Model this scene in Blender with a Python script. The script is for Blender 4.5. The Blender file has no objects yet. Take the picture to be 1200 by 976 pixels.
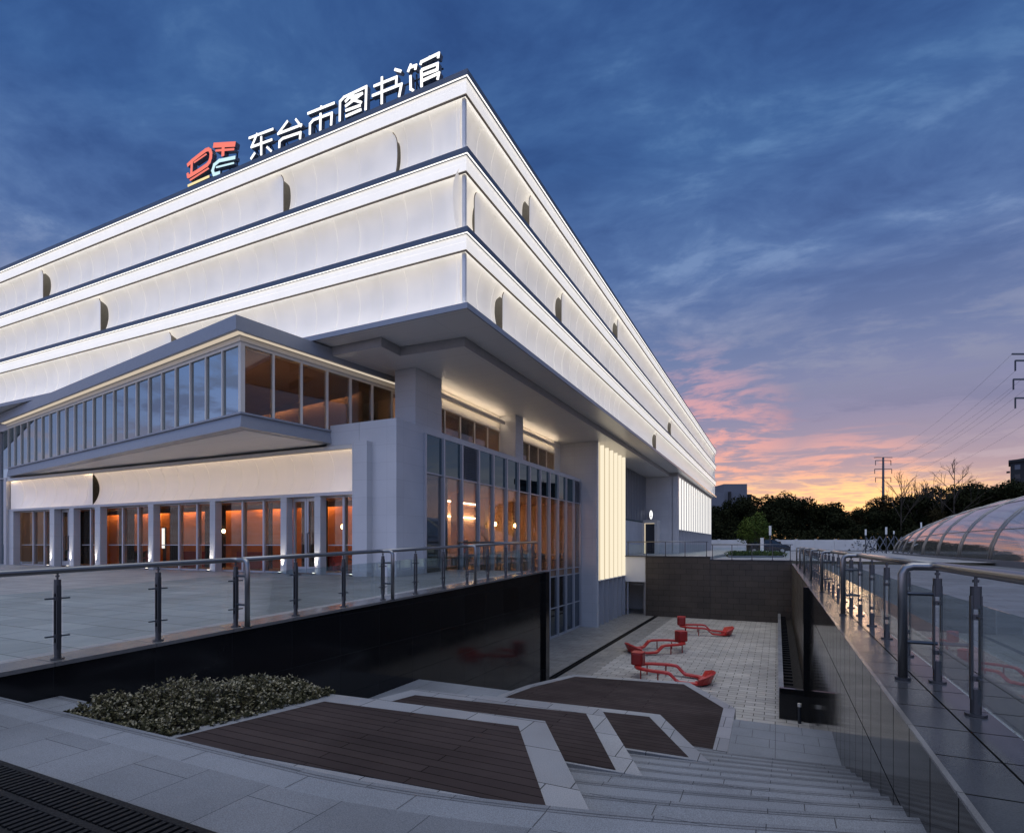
import bpy, bmesh, math, random
from mathutils import Vector, Matrix, noise as mnoise
scene = bpy.context.scene
COL = scene.collection
rad = math.radians
R = random.Random(7)
CZ = 1.4                      # eye height above plaza datum
TH = rad(25.58); CT, ST = math.cos(TH), math.sin(TH)
FPX = 649.6; HZ = 637.5

def cam2w(X, Y):              # metres right of / ahead of the viewpoint -> site axes
    return (X*CT - Y*ST, X*ST + Y*CT)
def far(u, Y):
    return cam2w((u-600)/FPX*Y, Y)
def zat(v, Y):
    return CZ + (HZ-v)/FPX*Y

# ------------------------------------------------------------------ materials
def nt(name):
    m = bpy.data.materials.new(name); m.use_nodes = True
    t = m.node_tree; t.nodes.clear()
    return m, t, t.nodes, t.links
def out(t, sh):
    o = t.nodes.new('ShaderNodeOutputMaterial'); t.links.new(sh, o.inputs['Surface'])
def prin(t, col=None, rough=.5, metal=0, spec=.5):
    p = t.nodes.new('ShaderNodeBsdfPrincipled')
    if col is not None: p.inputs['Base Color'].default_value = (*col, 1)
    p.inputs['Roughness'].default_value = rough; p.inputs['Metallic'].default_value = metal
    p.inputs['Specular IOR Level'].default_value = spec
    return p
def pos(t):
    return t.nodes.new('ShaderNodeNewGeometry').outputs['Position']
def nz(t, scale, detail=4, vec=None, rough=.55):
    n = t.nodes.new('ShaderNodeTexNoise'); n.inputs['Scale'].default_value = scale
    n.inputs['Detail'].default_value = detail; n.inputs['Roughness'].default_value = rough
    t.links.new(vec if vec is not None else pos(t), n.inputs['Vector'])
    return n.outputs['Fac']
def ramp(t, fac, stops):
    r = t.nodes.new('ShaderNodeValToRGB'); e = r.color_ramp.elements
    while len(e) < len(stops): e.new(.5)
    for i, (p, c) in enumerate(stops):
        e[i].position = p; e[i].color = (*c, 1)
    t.links.new(fac, r.inputs['Fac']); return r.outputs['Color']
def mixc(t, fac, a, b, mode='MIX'):
    m = t.nodes.new('ShaderNodeMix'); m.data_type = 'RGBA'; m.blend_type = mode
    for s, k in ((fac, 0), (a, 6), (b, 7)):
        if isinstance(s, (int, float)): m.inputs[k].default_value = s
        elif isinstance(s, tuple): m.inputs[k].default_value = (*s, 1)
        else: t.links.new(s, m.inputs[k])
    return m.outputs[2]
def math_(t, op, a, b=None, clamp=False):
    m = t.nodes.new('ShaderNodeMath'); m.operation = op; m.use_clamp = clamp
    for s, k in ((a, 0), (b, 1)):
        if s is None: continue
        if isinstance(s, (int, float)): m.inputs[k].default_value = s
        else: t.links.new(s, m.inputs[k])
    return m.outputs[0]
def maprange(t, v, a, b, c=0., d=1., smooth=True):
    m = t.nodes.new('ShaderNodeMapRange'); m.interpolation_type = 'SMOOTHSTEP' if smooth else 'LINEAR'
    t.links.new(v, m.inputs['Value'])
    for k, q in zip(('From Min', 'From Max', 'To Min', 'To Max'), (a, b, c, d)): m.inputs[k].default_value = q
    return m.outputs['Result']
def bump(t, h, strength=.2, dist=.01):
    b = t.nodes.new('ShaderNodeBump'); b.inputs['Strength'].default_value = strength
    b.inputs['Distance'].default_value = dist; t.links.new(h, b.inputs['Height']); return b.outputs['Normal']

def plain(name, col, rough=.5, metal=0, var=.15, nscale=6, bmp=.0, spec=.5):
    m, t, N, L = nt(name); p = prin(t, col, rough, metal, spec)
    f = nz(t, nscale, 5)
    c = mixc(t, f, tuple(x*(1-var) for x in col), tuple(min(1, x*(1+var)) for x in col))
    L.new(c, p.inputs['Base Color'])
    rr = maprange(t, nz(t, nscale*2.3, 4), .3, .7, max(.02, rough*.8), min(1, rough*1.2)); L.new(rr, p.inputs['Roughness'])
    if bmp: L.new(bump(t, nz(t, nscale*20, 3), bmp, .004), p.inputs['Normal'])
    out(t, p.outputs[0]); return m

def brick(name, c1, c2, mortar, w, h, axes='xy', rough=.6, ms=.006, off=.5, speckle=.0, metal=0, bmp=.3, stain=.25, spec=.5, rvar=.2):
    m, t, N, L = nt(name); p = prin(t, c1, rough, metal, spec)
    P = pos(t); s = N.new('ShaderNodeSeparateXYZ'); L.new(P, s.inputs[0])
    c = N.new('ShaderNodeCombineXYZ')
    for k_ in (0, 1): L.new(math_(t, 'ADD', s.outputs['XYZ'.index(axes[k_].upper())], 240.0), c.inputs[k_])
    b = N.new('ShaderNodeTexBrick'); L.new(c.outputs[0], b.inputs['Vector'])
    b.inputs['Scale'].default_value = 1; b.inputs['Brick Width'].default_value = w; b.inputs['Row Height'].default_value = h
    b.inputs['Mortar Size'].default_value = ms; b.inputs['Mortar Smooth'].default_value = .1; b.inputs['Bias'].default_value = 0
    b.offset = off
    b.inputs['Color1'].default_value = (*c1, 1); b.inputs['Color2'].default_value = (*c2, 1); b.inputs['Mortar'].default_value = (*mortar, 1)
    col = b.outputs['Color']
    col = mixc(t, 1., col, ramp(t, nz(t, .6, 6), [(.3, (1-stain,)*3), (.7, (1,)*3)]), 'MULTIPLY')
    if speckle:
        sp = ramp(t, nz(t, 130, 2), [(.35, (1-speckle,)*3), (.65, (1.,)*3)])
        col = mixc(t, 1., col, sp, 'MULTIPLY')
    L.new(col, p.inputs['Base Color'])
    L.new(math_(t, 'MULTIPLY', math_(t, 'SUBTRACT', 1., b.outputs['Fac']), spec), p.inputs['Specular IOR Level'])
    L.new(maprange(t, nz(t, 1.7, 5), .3, .7, max(.03, rough*(1-rvar)), min(1, rough*(1+rvar))), p.inputs['Roughness'])
    h = math_(t, 'SUBTRACT', 1., b.outputs['Fac'])
    L.new(bump(t, h, bmp, .006), p.inputs['Normal'])
    out(t, p.outputs[0]); return m

def emit(name, col, s):
    m, t, N, L = nt(name); e = N.new('ShaderNodeEmission')
    e.inputs[0].default_value = (*col, 1); e.inputs[1].default_value = s
    out(t, e.outputs[0]); return m

def glass(name, tint=(.8, .85, .85), refl=.12, rough=0.0, rcol=(1, 1, 1), power=1.0, haze=0):
    m, t, N, L = nt(name)
    tr = N.new('ShaderNodeBsdfTransparent'); tr.inputs[0].default_value = (*tint, 1)
    gl = N.new('ShaderNodeBsdfGlossy'); gl.inputs[0].default_value = (*rcol, 1); gl.inputs['Roughness'].default_value = rough
    fr = N.new('ShaderNodeFresnel'); fr.inputs[0].default_value = 1.52
    f = math_(t, 'ADD', math_(t, 'MULTIPLY', fr.outputs[0], power), refl, True)
    mx = N.new('ShaderNodeMixShader'); L.new(f, mx.inputs[0]); L.new(gl.outputs[0], mx.inputs[2])
    if haze:
        df = N.new('ShaderNodeBsdfDiffuse'); df.inputs[0].default_value = (.55, .56, .57, 1); m2 = N.new('ShaderNodeMixShader'); m2.inputs[0].default_value = haze
        L.new(tr.outputs[0], m2.inputs[1]); L.new(df.outputs[0], m2.inputs[2]); L.new(m2.outputs[0], mx.inputs[1])
    else: L.new(tr.outputs[0], mx.inputs[1])
    out(t, mx.outputs[0]); return m

M = {}
M['panel'] = plain('white_panel', (.78, .77, .755), .55, 0, .05, 2.2)
M['cornice'] = plain('cornice_white', (.8, .8, .79), .5, 0, .03, 3)
M['coping'] = plain('dark_coping', (.10, .125, .17), .45, .0, .12, 3)
M['recess'] = plain('dark_recess', (.035, .035, .035), .8)
M['clad'] = brick('grey_cladding_yz', (.58, .58, .59), (.56, .56, .57), (.46, .46, .47), 1.2, .6, 'yz', .5, .005, 0, stain=.12, bmp=.08)
M['cladx'] = brick('grey_cladding_xz', (.58, .58, .59), (.56, .56, .57), (.46, .46, .47), 1.2, .6, 'xz', .5, .005, 0, stain=.12, bmp=.08)
M['soffit'] = brick('soffit_panel', (.74, .71, .68), (.72, .69, .66), (.55, .53, .51), 1.2, 3.6, 'yx', .34, .005, 0, stain=.02, bmp=.03, spec=.4, rvar=.04)
M['beam'] = plain('dark_soffit_edge', (.33, .32, .32), .5)
M['fascia'] = plain('blue_grey_fascia', (.28, .295, .33), .35, .1, .08)
M['alu'] = plain('aluminium', (.48, .48, .50), .4, .35, .06)
M['cream'] = plain('cream_frame', (.66, .62, .56), .45, 0, .05)
def metal(name, col, rough):
    m, t, N, L = nt(name); p = prin(t, col, rough, .9)
    L.new(mixc(t, nz(t, .7, 2), tuple(x*.9 for x in col), tuple(x*1.1 for x in col)), p.inputs['Base Color']); out(t, p.outputs[0]); return m
M['steel'] = metal('satin_steel', (.095, .10, .11), .38)
M['railsteel'] = metal('brushed_handrail', (.25, .25, .255), .30)
M['darksteel'] = plain('dark_steel', (.05, .055, .065), .35, .6, .15, 12)
M['blackstone'] = brick('black_granite', (.008, .008, .009), (.012, .012, .013), (.022, .022, .023), 1.2, .8, 'yz', .12, .004, 0, stain=.3, bmp=.1, spec=.32)
M['wallgranite'] = brick('dark_granite_wall', (.022, .020, .019), (.017, .016, .016), (.003, .003, .003), .6, 1.4, 'yz', .09, .009, 0, stain=.3, bmp=.1, speckle=.2, spec=.20, rvar=.15)
M['wallbrown'] = brick('brown_granite_wall', (.085, .068, .052), (.066, .053, .041), (.022, .018, .014), .8, .4, 'xz', .45, .006, .5, stain=.4, bmp=.25, speckle=.2)
M['wallbrowny'] = brick('brown_granite_side', (.10, .088, .074), (.088, .077, .064), (.03, .027, .023), .8, .4, 'yz', .4, .005, .5, stain=.35, bmp=.2, speckle=.2)
M['landing'] = brick('granite_landing', (.27, .285, .31), (.225, .24, .265), (.095, .10, .11), .9, .62, 'yx', .6, .003, .5, speckle=.42, stain=.34, spec=.2)
M['steps'] = brick('granite_steps', (.29, .31, .34), (.29, .31, .34), (.29, .31, .34), 50, 50, 'xy', .6, .0, .5, speckle=.4, stain=.3, spec=.2, bmp=0)
M['border'] = brick('pale_granite_border', (.38, .39, .41), (.27, .28, .30), (.09, .09, .095), .62, .62, 'xy', .36, .005, .3, speckle=.35, stain=.28, spec=.32)
M['deck'] = brick('brown_deck_board', (.060, .045, .043), (.048, .036, .035), (.020, .016, .015), 2.4, .118, 'xy', .75, .005, .37, stain=.4, bmp=.4, spec=.06)
M['plaza'] = brick('plaza_stone', (.37, .375, .39), (.30, .31, .325), (.15, .15, .155), 1.2, .6, 'xy', .5, .007, .5, speckle=.15, stain=.3, rvar=.1, bmp=.04, spec=.35)
M['rdeck'] = brick('polished_dark_paving', (.075, .078, .088), (.062, .065, .073), (.012, .012, .012), .6, .6, 'xy', .22, .008, 0, speckle=.25, stain=.25, rvar=.15, spec=.14, bmp=.03)
M['court'] = brick('court_paver', (.62, .60, .565), (.45, .435, .41), (.13, .125, .115), .62, .30, 'xy', .6, .012, .5, speckle=.25, stain=.28)
M['courtstrip'] = brick('court_strip_stone', (.34, .33, .315), (.29, .285, .27), (.14, .14, .13), .6, .6, 'xy', .5, .007, .5, speckle=.25, stain=.3)
M['fardeck'] = brick('pale_terrace_stone', (.46, .455, .44), (.40, .395, .385), (.2, .2, .19), .6, .6, 'xy', .5, .006, .5, stain=.3)
M['ground'] = plain('town_ground', (.07, .07, .065), .8, 0, .3, .3)
M['grate'] = plain('cast_iron', (.010, .010, .011), .6, 0, .25, 30, 0, .15)
M['void'] = plain('drain_void', (.004, .004, .004), .9)
M['red'] = plain('red_paint', (.48, .034, .030), .36, 0, .15, 8)
M['redd'] = plain('dark_red_paint', (.28, .022, .020), .4, 0, .15, 8)
M['orange'] = plain('orange_plaster', (.70, .21, .04), .7, 0, .12, 1.5)
M['curtain'] = plain('dark_curtain', (.022, .018, .016), .8, 0, .3, 9)
M['beige'] = plain('beige_plaster', (.56, .36, .22), .7, 0, .1, 1.2)
M['inner'] = plain('brown_interior', (.30, .19, .12), .8, 0, .2, 1)
M['innerdark'] = plain('dim_interior', (.06, .065, .075), .8, 0, .25, 1)
M['darkfurn'] = plain('dark_furniture', (.025, .022, .02), .5, 0, .3, 6)
M['whitepaint'] = plain('white_paint', (.7, .7, .69), .6, 0, .06, 2)
M['permwall'] = plain('painted_boundary_wall', (.66, .64, .61), .8, 0, .15, .6)
M['conc'] = plain('grey_tower', (.12, .13, .16), .8, 0, .15, .05)
M['conc2'] = plain('dark_tower', (.018, .018, .022), .8, 0, .2, .05)
M['winfar'] = plain('far_window', (.02, .023, .03), .25, 0, .2, .2)
M['pylon'] = plain('galvanised_pole', (.10, .11, .13), .6, .3)
M['bark'] = plain('bark', (.035, .027, .02), .9, 0, .3, 4)
M['soil'] = plain('dark_soil', (.02, .016, .012), .95, 0, .3, 8)
M['carpaint'] = plain('dark_car_paint', (.012, .014, .02), .22, .2)
M['tyre'] = plain('tyre_rubber', (.012, .012, .012), .8)
M['rim'] = plain('alloy_rim', (.35, .35, .36), .35, .7)
M['domeframe'] = plain('dome_rib', (.25, .24, .23), .35, .6)
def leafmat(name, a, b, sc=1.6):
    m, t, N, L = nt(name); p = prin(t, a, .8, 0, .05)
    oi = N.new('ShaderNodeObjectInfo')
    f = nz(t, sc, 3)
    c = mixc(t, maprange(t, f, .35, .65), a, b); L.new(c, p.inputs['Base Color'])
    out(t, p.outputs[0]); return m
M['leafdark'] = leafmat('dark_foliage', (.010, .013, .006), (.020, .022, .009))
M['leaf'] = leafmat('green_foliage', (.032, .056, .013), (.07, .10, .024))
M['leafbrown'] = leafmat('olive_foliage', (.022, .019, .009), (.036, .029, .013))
M['shrub'] = leafmat('shrub_leaf', (.050, .050, .024), (.13, .115, .06), 9)
M['shrubtip'] = leafmat('shrub_leaf_tip', (.20, .18, .11), (.36, .32, .22), 9)

# lit things
LW = (1, .95, .885); WW = (1, .74, .46)
M['led'] = emit('white_led', LW, 1.5)
M['ledline'] = emit('white_led_line', LW, 2.0)
M['ledup'] = emit('white_led_low', LW, 3.6)
M['ledwarm'] = emit('warm_led', (1, .72, .44), 13)
M['ledprow'] = emit('warm_led_soft', (1, .80, .58), 11)
M['eaveglow'] = emit('eaves_diffuser', (1, .84, .66), .62)
M['uplight'] = emit('uplight_lens', (1, .93, .82), 5)
M['bulb'] = emit('warm_bulb', (1, .62, .25), 26)
M['hall_light'] = emit('hall_warm_light', (1, .70, .36), 16)
M['read_light'] = emit('reading_ceiling_light', (1, .70, .44), 26)
M['dim_light'] = emit('dim_ceiling_light', (1, .68, .42), 5)
M['screenw'] = emit('lit_screen', (.95, .97, 1), 1.6)
def backlit(name, col, s, lo, hi):
    m, t, N, L = nt(name); e = N.new('ShaderNodeEmission')
    c = mixc(t, nz(t, .8, 3), tuple(x*.86 for x in col), col)
    L.new(c, e.inputs[0]); e.inputs[1].default_value = s
    out(t, e.outputs[0]); return m
M['back1'] = backlit('warm_backlit_panel', (1, .79, .50), .62, 0, 1)
M['fin1'] = emit('warm_lit_fin', (1, .88, .66), 1.0)
M['back2'] = backlit('white_backlit_panel', (1, .95, .90), .86, 0, 1)
M['fin2'] = emit('white_lit_fin', (1, .97, .93), 1.1)
M['backs'] = backlit('small_backlit_panel', (1, .86, .66), .55, 0, 1)
M['letter'] = emit('lit_letter_face', (1, 1, 1), 1.6)
M['logored'] = emit('lit_red_face', (1, .24, .19), 1.0)
M['logoblue'] = emit('lit_blue_face', (.66, .92, 1), 1.05)
M['logoyel'] = emit('lit_yellow_face', (1, .80, .42), 1.1)

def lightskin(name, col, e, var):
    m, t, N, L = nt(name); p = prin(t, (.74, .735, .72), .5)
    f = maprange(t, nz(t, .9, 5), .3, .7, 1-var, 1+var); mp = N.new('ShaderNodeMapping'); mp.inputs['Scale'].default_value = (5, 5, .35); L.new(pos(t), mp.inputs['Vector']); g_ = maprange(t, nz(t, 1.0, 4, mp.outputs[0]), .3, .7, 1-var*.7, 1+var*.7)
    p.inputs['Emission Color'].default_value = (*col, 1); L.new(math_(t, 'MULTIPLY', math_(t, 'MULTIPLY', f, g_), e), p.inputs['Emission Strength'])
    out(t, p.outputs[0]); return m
M['skin'] = lightskin('glowing_white_skin', (1, .90, .785), .345, .09)  # glow put into the panel sheet as emission, evening out the LED wash
M['lightband'] = lightskin('glowing_cornice', (1, .935, .85), .62, .03)  # LED-lit brightness put into the cornice as emission
M['wskin'] = lightskin('warm_glowing_skin', (1, .72, .47), .17, .06)  # warm strip light on the canopy panels put in as emission
M['shadebrown'] = plain('painted_shade_line', (.20, .165, .13), .8)  # brown paint for the shade lines at cornice and panel ends
M['gal_fill'] = emit('gallery_fill', (1, .66, .40), 16)
M['bandback'] = plain('band_backing', (.14, .135, .125), .8)
M['g_prow'] = glass('gallery_glass', (.55, .50, .46), .46, 0, (.78, .92, 1.0), .6)
M['g_prow2'] = glass('gallery_side_glass', (.62, .56, .50), .03, 0, (.9, .95, 1), .55)
M['jamb'] = emit('lit_jamb', (1, .84, .62), .6)
M['joint'] = plain('dark_joint', (.05, .05, .055), .8)
M['g_hall'] = glass('hall_glass', (.88, .84, .78), .0, 0, (1, 1, 1), .10)
M['g_read'] = glass('reading_glass', (.82, .80, .78), .015, 0, (.85, .95, 1), .35)
M['g_spand'] = glass('spandrel_glass', (.05, .07, .08), .16, 0, (.5, .72, .8), .7)
M['g_low'] = glass('lower_glass', (.5, .55, .6), .10, 0, (.8, .9, 1), 1)
M['g_rail'] = glass('railing_glass', (.93, .97, .97), .0, 0, (.9, .97, 1), .45)
M['g_dome'] = glass('dome_glass', (.36, .38, .40), .22, .03, (.95, .94, .97), .85, .20)
M['g_car'] = plain('car_glass', (.01, .012, .014), .06, 0)

# ------------------------------------------------------------------ mesh builder
class MB:
    def __init__(s): s.v, s.f = [], []
    def add(s, vs, fs):
        n = len(s.v); s.v += [tuple(p) for p in vs]; s.f += [tuple(i+n for i in q) for q in fs]; return s
    def quad(s, *p): return s.add(p, [tuple(range(len(p)))])
    def box(s, x0, x1, y0, y1, z0, z1):
        return s.add([(x, y, z) for z in (z0, z1) for y in (y0, y1) for x in (x0, x1)],
                     [(0, 2, 3, 1), (4, 5, 7, 6), (0, 1, 5, 4), (1, 3, 7, 5), (3, 2, 6, 7), (2, 0, 4, 6)])
    def hexa(s, a, b):         # a, b: two rings of 4 corners
        return s.prismr([a, b])
    def prismr(s, rings, closed=True):
        n = len(rings[0]); vs = [p for r in rings for p in r]; fs = []
        for k in range(len(rings)-1):
            for i in range(n):
                j = (i+1) % n; fs.append((k*n+i, k*n+j, (k+1)*n+j, (k+1)*n+i))
        if closed:
            fs.append(tuple(reversed(range(n)))); fs.append(tuple((len(rings)-1)*n+i for i in range(n)))
        return s.add(vs, fs)
    def prism(s, poly, z0, z1):
        f0 = z0 if callable(z0) else (lambda x, y: z0); f1 = z1 if callable(z1) else (lambda x, y: z1)
        return s.prismr([[(x, y, f0(x, y)) for x, y in poly], [(x, y, f1(x, y)) for x, y in poly]])
    def obox(s, c, u, v, w):   # centre and three half-axis vectors
        c, u, v, w = map(Vector, (c, u, v, w))
        P = [c+a*u+b*v+d*w for d in (-1, 1) for b in (-1, 1) for a in (-1, 1)]
        return s.add(P, [(0, 2, 3, 1), (4, 5, 7, 6), (0, 1, 5, 4), (1, 3, 7, 5), (3, 2, 6, 7), (2, 0, 4, 6)])
    def beam(s, a, b, w, h, up=(0, 0, 1)):
        a, b = Vector(a), Vector(b); d = b-a; l = d.length
        if l < 1e-6: return s
        d /= l; up = Vector(up)
        if abs(d.dot(up)) > .98: up = Vector((1, 0, 0))
        x = d.cross(up).normalized(); y = x.cross(d).normalized()
        return s.obox((a+b)/2, x*w/2, d*l/2, y*h/2)
    def tube(s, pts, r, n=10, cap=True, closed=False):
        pts = [Vector(p) for p in pts]; rs = r if isinstance(r, (list, tuple)) else [r]*len(pts)
        rings = []; prev = None; m = len(pts)
        for i, p in enumerate(pts):
            if closed: d = pts[(i+1) % m]-pts[i-1]
            else: d = pts[min(i+1, m-1)]-pts[max(i-1, 0)]
            d.normalize()
            if prev is None:
                a = Vector((0, 0, 1)) if abs(d.z) < .9 else Vector((1, 0, 0))
                x = d.cross(a).normalized()
            else:
                x = (prev - d*prev.dot(d)).normalized()
            prev = x; y = d.cross(x)
            rings.append([p+(x*math.cos(2*math.pi*k/n)+y*math.sin(2*math.pi*k/n))*rs[i] for k in range(n)])
        if closed: rings.append(rings[0])
        return s.prismr(rings, cap and not closed)
    def cyl(s, x, y, z0, z1, r, n=12, r2=None): return s.tube([(x, y, z0), (x, y, z1)], [r, r if r2 is None else r2], n)
    def build(s, name, mat, parent=None, smooth=False, bevel=0, solid=0):
        me = bpy.data.meshes.new(name); me.from_pydata(s.v, [], s.f); me.update()
        bm = bmesh.new(); bm.from_mesh(me)
        if solid == 0: bmesh.ops.recalc_face_normals(bm, faces=bm.faces)
        bm.to_mesh(me); bm.free()
        o = bpy.data.objects.new(name, me); COL.objects.link(o)
        me.materials.append(M[mat] if isinstance(mat, str) else mat)
        if parent is not None:
            o.parent = parent; o.location = -Vector(W0.get(parent.name, (0, 0, 0)))
        W0[o.name] = (0, 0, 0)
        if smooth: me.polygons.foreach_set('use_smooth', [True]*len(me.polygons)); me.update()
        if bevel:
            b = o.modifiers.new('bevel', 'BEVEL'); b.width = bevel; b.segments = 2; b.limit_method = 'ANGLE'; b.angle_limit = rad(40)
        if solid:
            b = o.modifiers.new('thickness', 'SOLIDIFY'); b.thickness = solid; b.offset = 0
        return o
W0 = {}
def tag(o, label=None, cat=None, group=None, kind=None):
    if label: o['label'] = label
    if cat: o['category'] = cat
    if group: o['group'] = group
    if kind: o['kind'] = kind
    return o
def thing(name, label, cat, loc=(0, 0, 0), group=None, local=False):
    o = bpy.data.objects.new(name, None); COL.objects.link(o); o.location = loc; o.empty_display_size = .2
    W0[o.name] = (0, 0, 0) if local else tuple(loc)
    return tag(o, label, cat, group)
def copy_tree(o, parent=None):
    c = o.copy(); COL.objects.link(c)
    if parent is not None: c.parent = parent
    for ch in list(o.children): copy_tree(ch, c)
    return c
def struct(name, mb, mat, **k): return tag(mb.build(name, mat, **k), kind='structure')
ORD = ['first', 'second', 'third', 'fourth', 'fifth', 'sixth', 'seventh', 'eighth', 'ninth', 'tenth', 'eleventh', 'twelfth',
       'thirteenth', 'fourteenth', 'fifteenth', 'sixteenth', 'seventeenth', 'eighteenth', 'nineteenth', 'twentieth']
# ------------------------------------------------------------------ the site: ground, plaza, court, stairs
def zp(y): return -.01 + .027*(y-3.8)          # the left plaza rises gently to the library
FL = -3.97                                     # sunken court floor
XW = .85                                       # right retaining wall face
ms = 2500
g = MB()
g.quad((-ms, 100, .2), (ms, 100, .2), (ms, ms, .2), (-ms, ms, .2))
g.quad((-ms, -ms, -.4), (ms, -ms, -.4), (ms, -12, -.4), (-ms, -12, -.4))
g.quad((-ms, -12, -.4), (-60, -12, -.4), (-60, 100, .2), (-ms, 100, .2))
g.quad((40, -12, -.4), (ms, -12, -.4), (ms, 100, .2), (40, 100, .2))
struct('ground', g, 'ground')
p = MB()
zc = lambda x, y: zp(y)
def slab(poly, z): return [(x, y, z(x, y) if callable(z) else z) for x, y in poly]
p.add(slab([(-60, -12), (-8.06, -12), (-8.06, 18.9), (-11.6, 18.9), (-11.6, 15.15), (-60, 15.15)], zc), [(0, 1, 2, 3, 4, 5)])
struct('plaza', p, 'plaza')
struct('terrace_edge', MB().quad((XW, -12, .11), (2.25, -12, .11), (2.25, 42, .11), (XW, 42, .11)), 'rdeck')
M['rplaza'] = brick('matt_terrace_paving', (.20, .215, .25), (.17, .185, .215), (.08, .085, .09), 1.2, .6, 'xy', .75, .006, .5, speckle=.2, stain=.3, rvar=.1, bmp=.03, spec=.12)
struct('right_terrace', MB().quad((2.25, -12, .11), (40, -12, .11), (40, 42, .11), (2.25, 42, .11)), 'rplaza')
f = MB()
f.quad((-4.37, 42, .29), (40, 42, .29), (40, 100, .29), (-4.37, 100, .29))
struct('car_park', f, 'plaza')
struct('far_terrace', MB().box(-11.8, -4.37, 42.25, 100, -.2, .5), 'fardeck')
c = MB()
c.quad((-6.9, 9, FL), (1.2, 9, FL), (1.2, 42.3, FL), (-6.9, 42.3, FL))
struct('court_floor', c, 'court')
c = MB()
c.quad((-14, 9, FL), (-8.32, 9, FL), (-8.32, 46, FL), (-14, 46, FL)); c.quad((-8.0, 9, FL), (-6.9, 9, FL), (-6.9, 42.3, FL), (-8.0, 42.3, FL))
struct('court_path', c, 'courtstrip')
# drain channel along the court
d = thing('drain_channel', 'long dark slotted drain running along the sunken court beside the building', 'drain', (-8.16, 9, FL))
b = MB(); b.box(-8.32, -8.0, 9, 42.3, FL-.15, FL-.05); b.build('channel', 'void', d)
b = MB()
for x0, x1 in ((-8.32, -8.295), (-8.175, -8.145), (-8.025, -8.0)): b.box(x0, x1, 9, 42.3, FL-.05, FL+.003)
yy = 12.0
while yy < 42.2:
    b.box(-8.3, -8.02, yy, yy+.035, FL-.045, FL-.001); yy += .11
b.build('cover_grille', 'grate', d)

# landing with a curved front edge
def c0(x): return .9*(max(0, (x+3)/3.85))**1.6
def edge(i, x): return 3.03 + .623*i + c0(x)*(1-.073*i)
XS = [-7.76, -6, -4.6, -3.6, -3, -2.6, -2.2, -1.8, -1.4, -1, -.6, -.2, .2, .5, .85]
L0 = -.26
l = MB()
top = [(x, edge(0, x)-.30, L0) for x in XS]
l.add([(-7.76, -12, L0), (XW, -12, L0)] + list(reversed(top)), [tuple(range(2+len(top)))])
struct('landing', l, 'landing')
# stairs: curved treads with a nosing band on each
RISE = .158
st = MB(); ns = MB()
for i in range(0, 11):
    z = L0 - RISE*i
    n = len(XS)
    if i > 0:
        a = [(x, edge(i-1, x), z) for x in XS]; b_ = [(x, (edge(i, x)-.07) if i < 10 else 11.05, z) for x in XS]
        st.add(a+b_, [(k, k+1, n+k+1, n+k) for k in range(n-1)])
    else:
        a = [(x, edge(0, x)-.30, z) for x in XS]; b_ = [(x, edge(0, x)-.07, z) for x in XS]
        st.add(a+b_, [(k, k+1, n+k+1, n+k) for k in range(n-1)])
    if i < 10:
        a = [(x, edge(i, x)-.07, z) for x in XS]; b_ = [(x, edge(i, x)-.055, z) for x in XS]
        c_ = [(x, edge(i, x)-.045, z) for x in XS]; e = [(x, edge(i, x)+.008, z) for x in XS]
        f_ = [(x, edge(i, x)+.012, z-.03) for x in XS]; g_ = [(x, edge(i, x), z-.034) for x in XS]
        h_ = [(x, edge(i, x), z-RISE) for x in XS]
        rows = a+b_+c_+e+f_+g_+h_
        ns.add(rows, [(r*n+k, r*n+k+1, (r+1)*n+k+1, (r+1)*n+k) for r in range(6) for k in range(n-1)])
# lower flight, hidden beyond the intermediate landing
z = L0-RISE*10; y = 11.05
while z > FL+.02:
    z2 = max(FL, z-.165)
    st.quad((-7.76, y, z), (XW, y, z), (XW, y, z2), (-7.76, y, z2))
    st.quad((-7.76, y, z2), (XW, y, z2), (XW, y+.36, z2), (-7.76, y+.36, z2)); y += .36; z = z2
jt = MB(); rj = random.Random(3)
for i in range(0, 11):
    z_ = L0-RISE*i+.0012; x = -7.7+rj.uniform(.2, 1.1)
    while x < XW-.05:
        ya = edge(i-1, x)+.002 if i else edge(0, x)-.29; yb = edge(i, x)-.075 if i < 10 else 11.04
        jt.quad((x-.0035, ya, z_), (x+.0035, ya, z_), (x+.0035, yb, z_), (x-.0035, yb, z_)); x += rj.uniform(.85, 1.25)
z_ = L0-RISE*10+.0012
for k, y in enumerate((9.72, 10.14, 10.60)):
    jt.quad((-.68, y, z_), (XW, y, z_), (XW, y+.008, z_), (-.68, y+.008, z_))
    for q in range(3):
        x = -.62+.5*q+.23*(k % 2); jt.quad((x, y+.008, z_), (x+.007, y+.008, z_), (x+.007, y+.42, z_), (x, y+.42, z_))
for i in range(0, 10):
    z_ = L0-RISE*i+.0016; n = len(XS)
    for o_, w_ in ((-.040, .006), (-.075, .005)):
        a = [(x, edge(i, x)+o_-w_, z_) for x in XS]; b_ = [(x, edge(i, x)+o_, z_) for x in XS]
        jt.add(a+b_, [(k, k+1, n+k+1, n+k) for k in range(n-1)])
struct('stair_joints', jt, 'joint')
struct('stair_treads', st, 'steps'); struct('stair_nosings', ns, 'landing')

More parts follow.
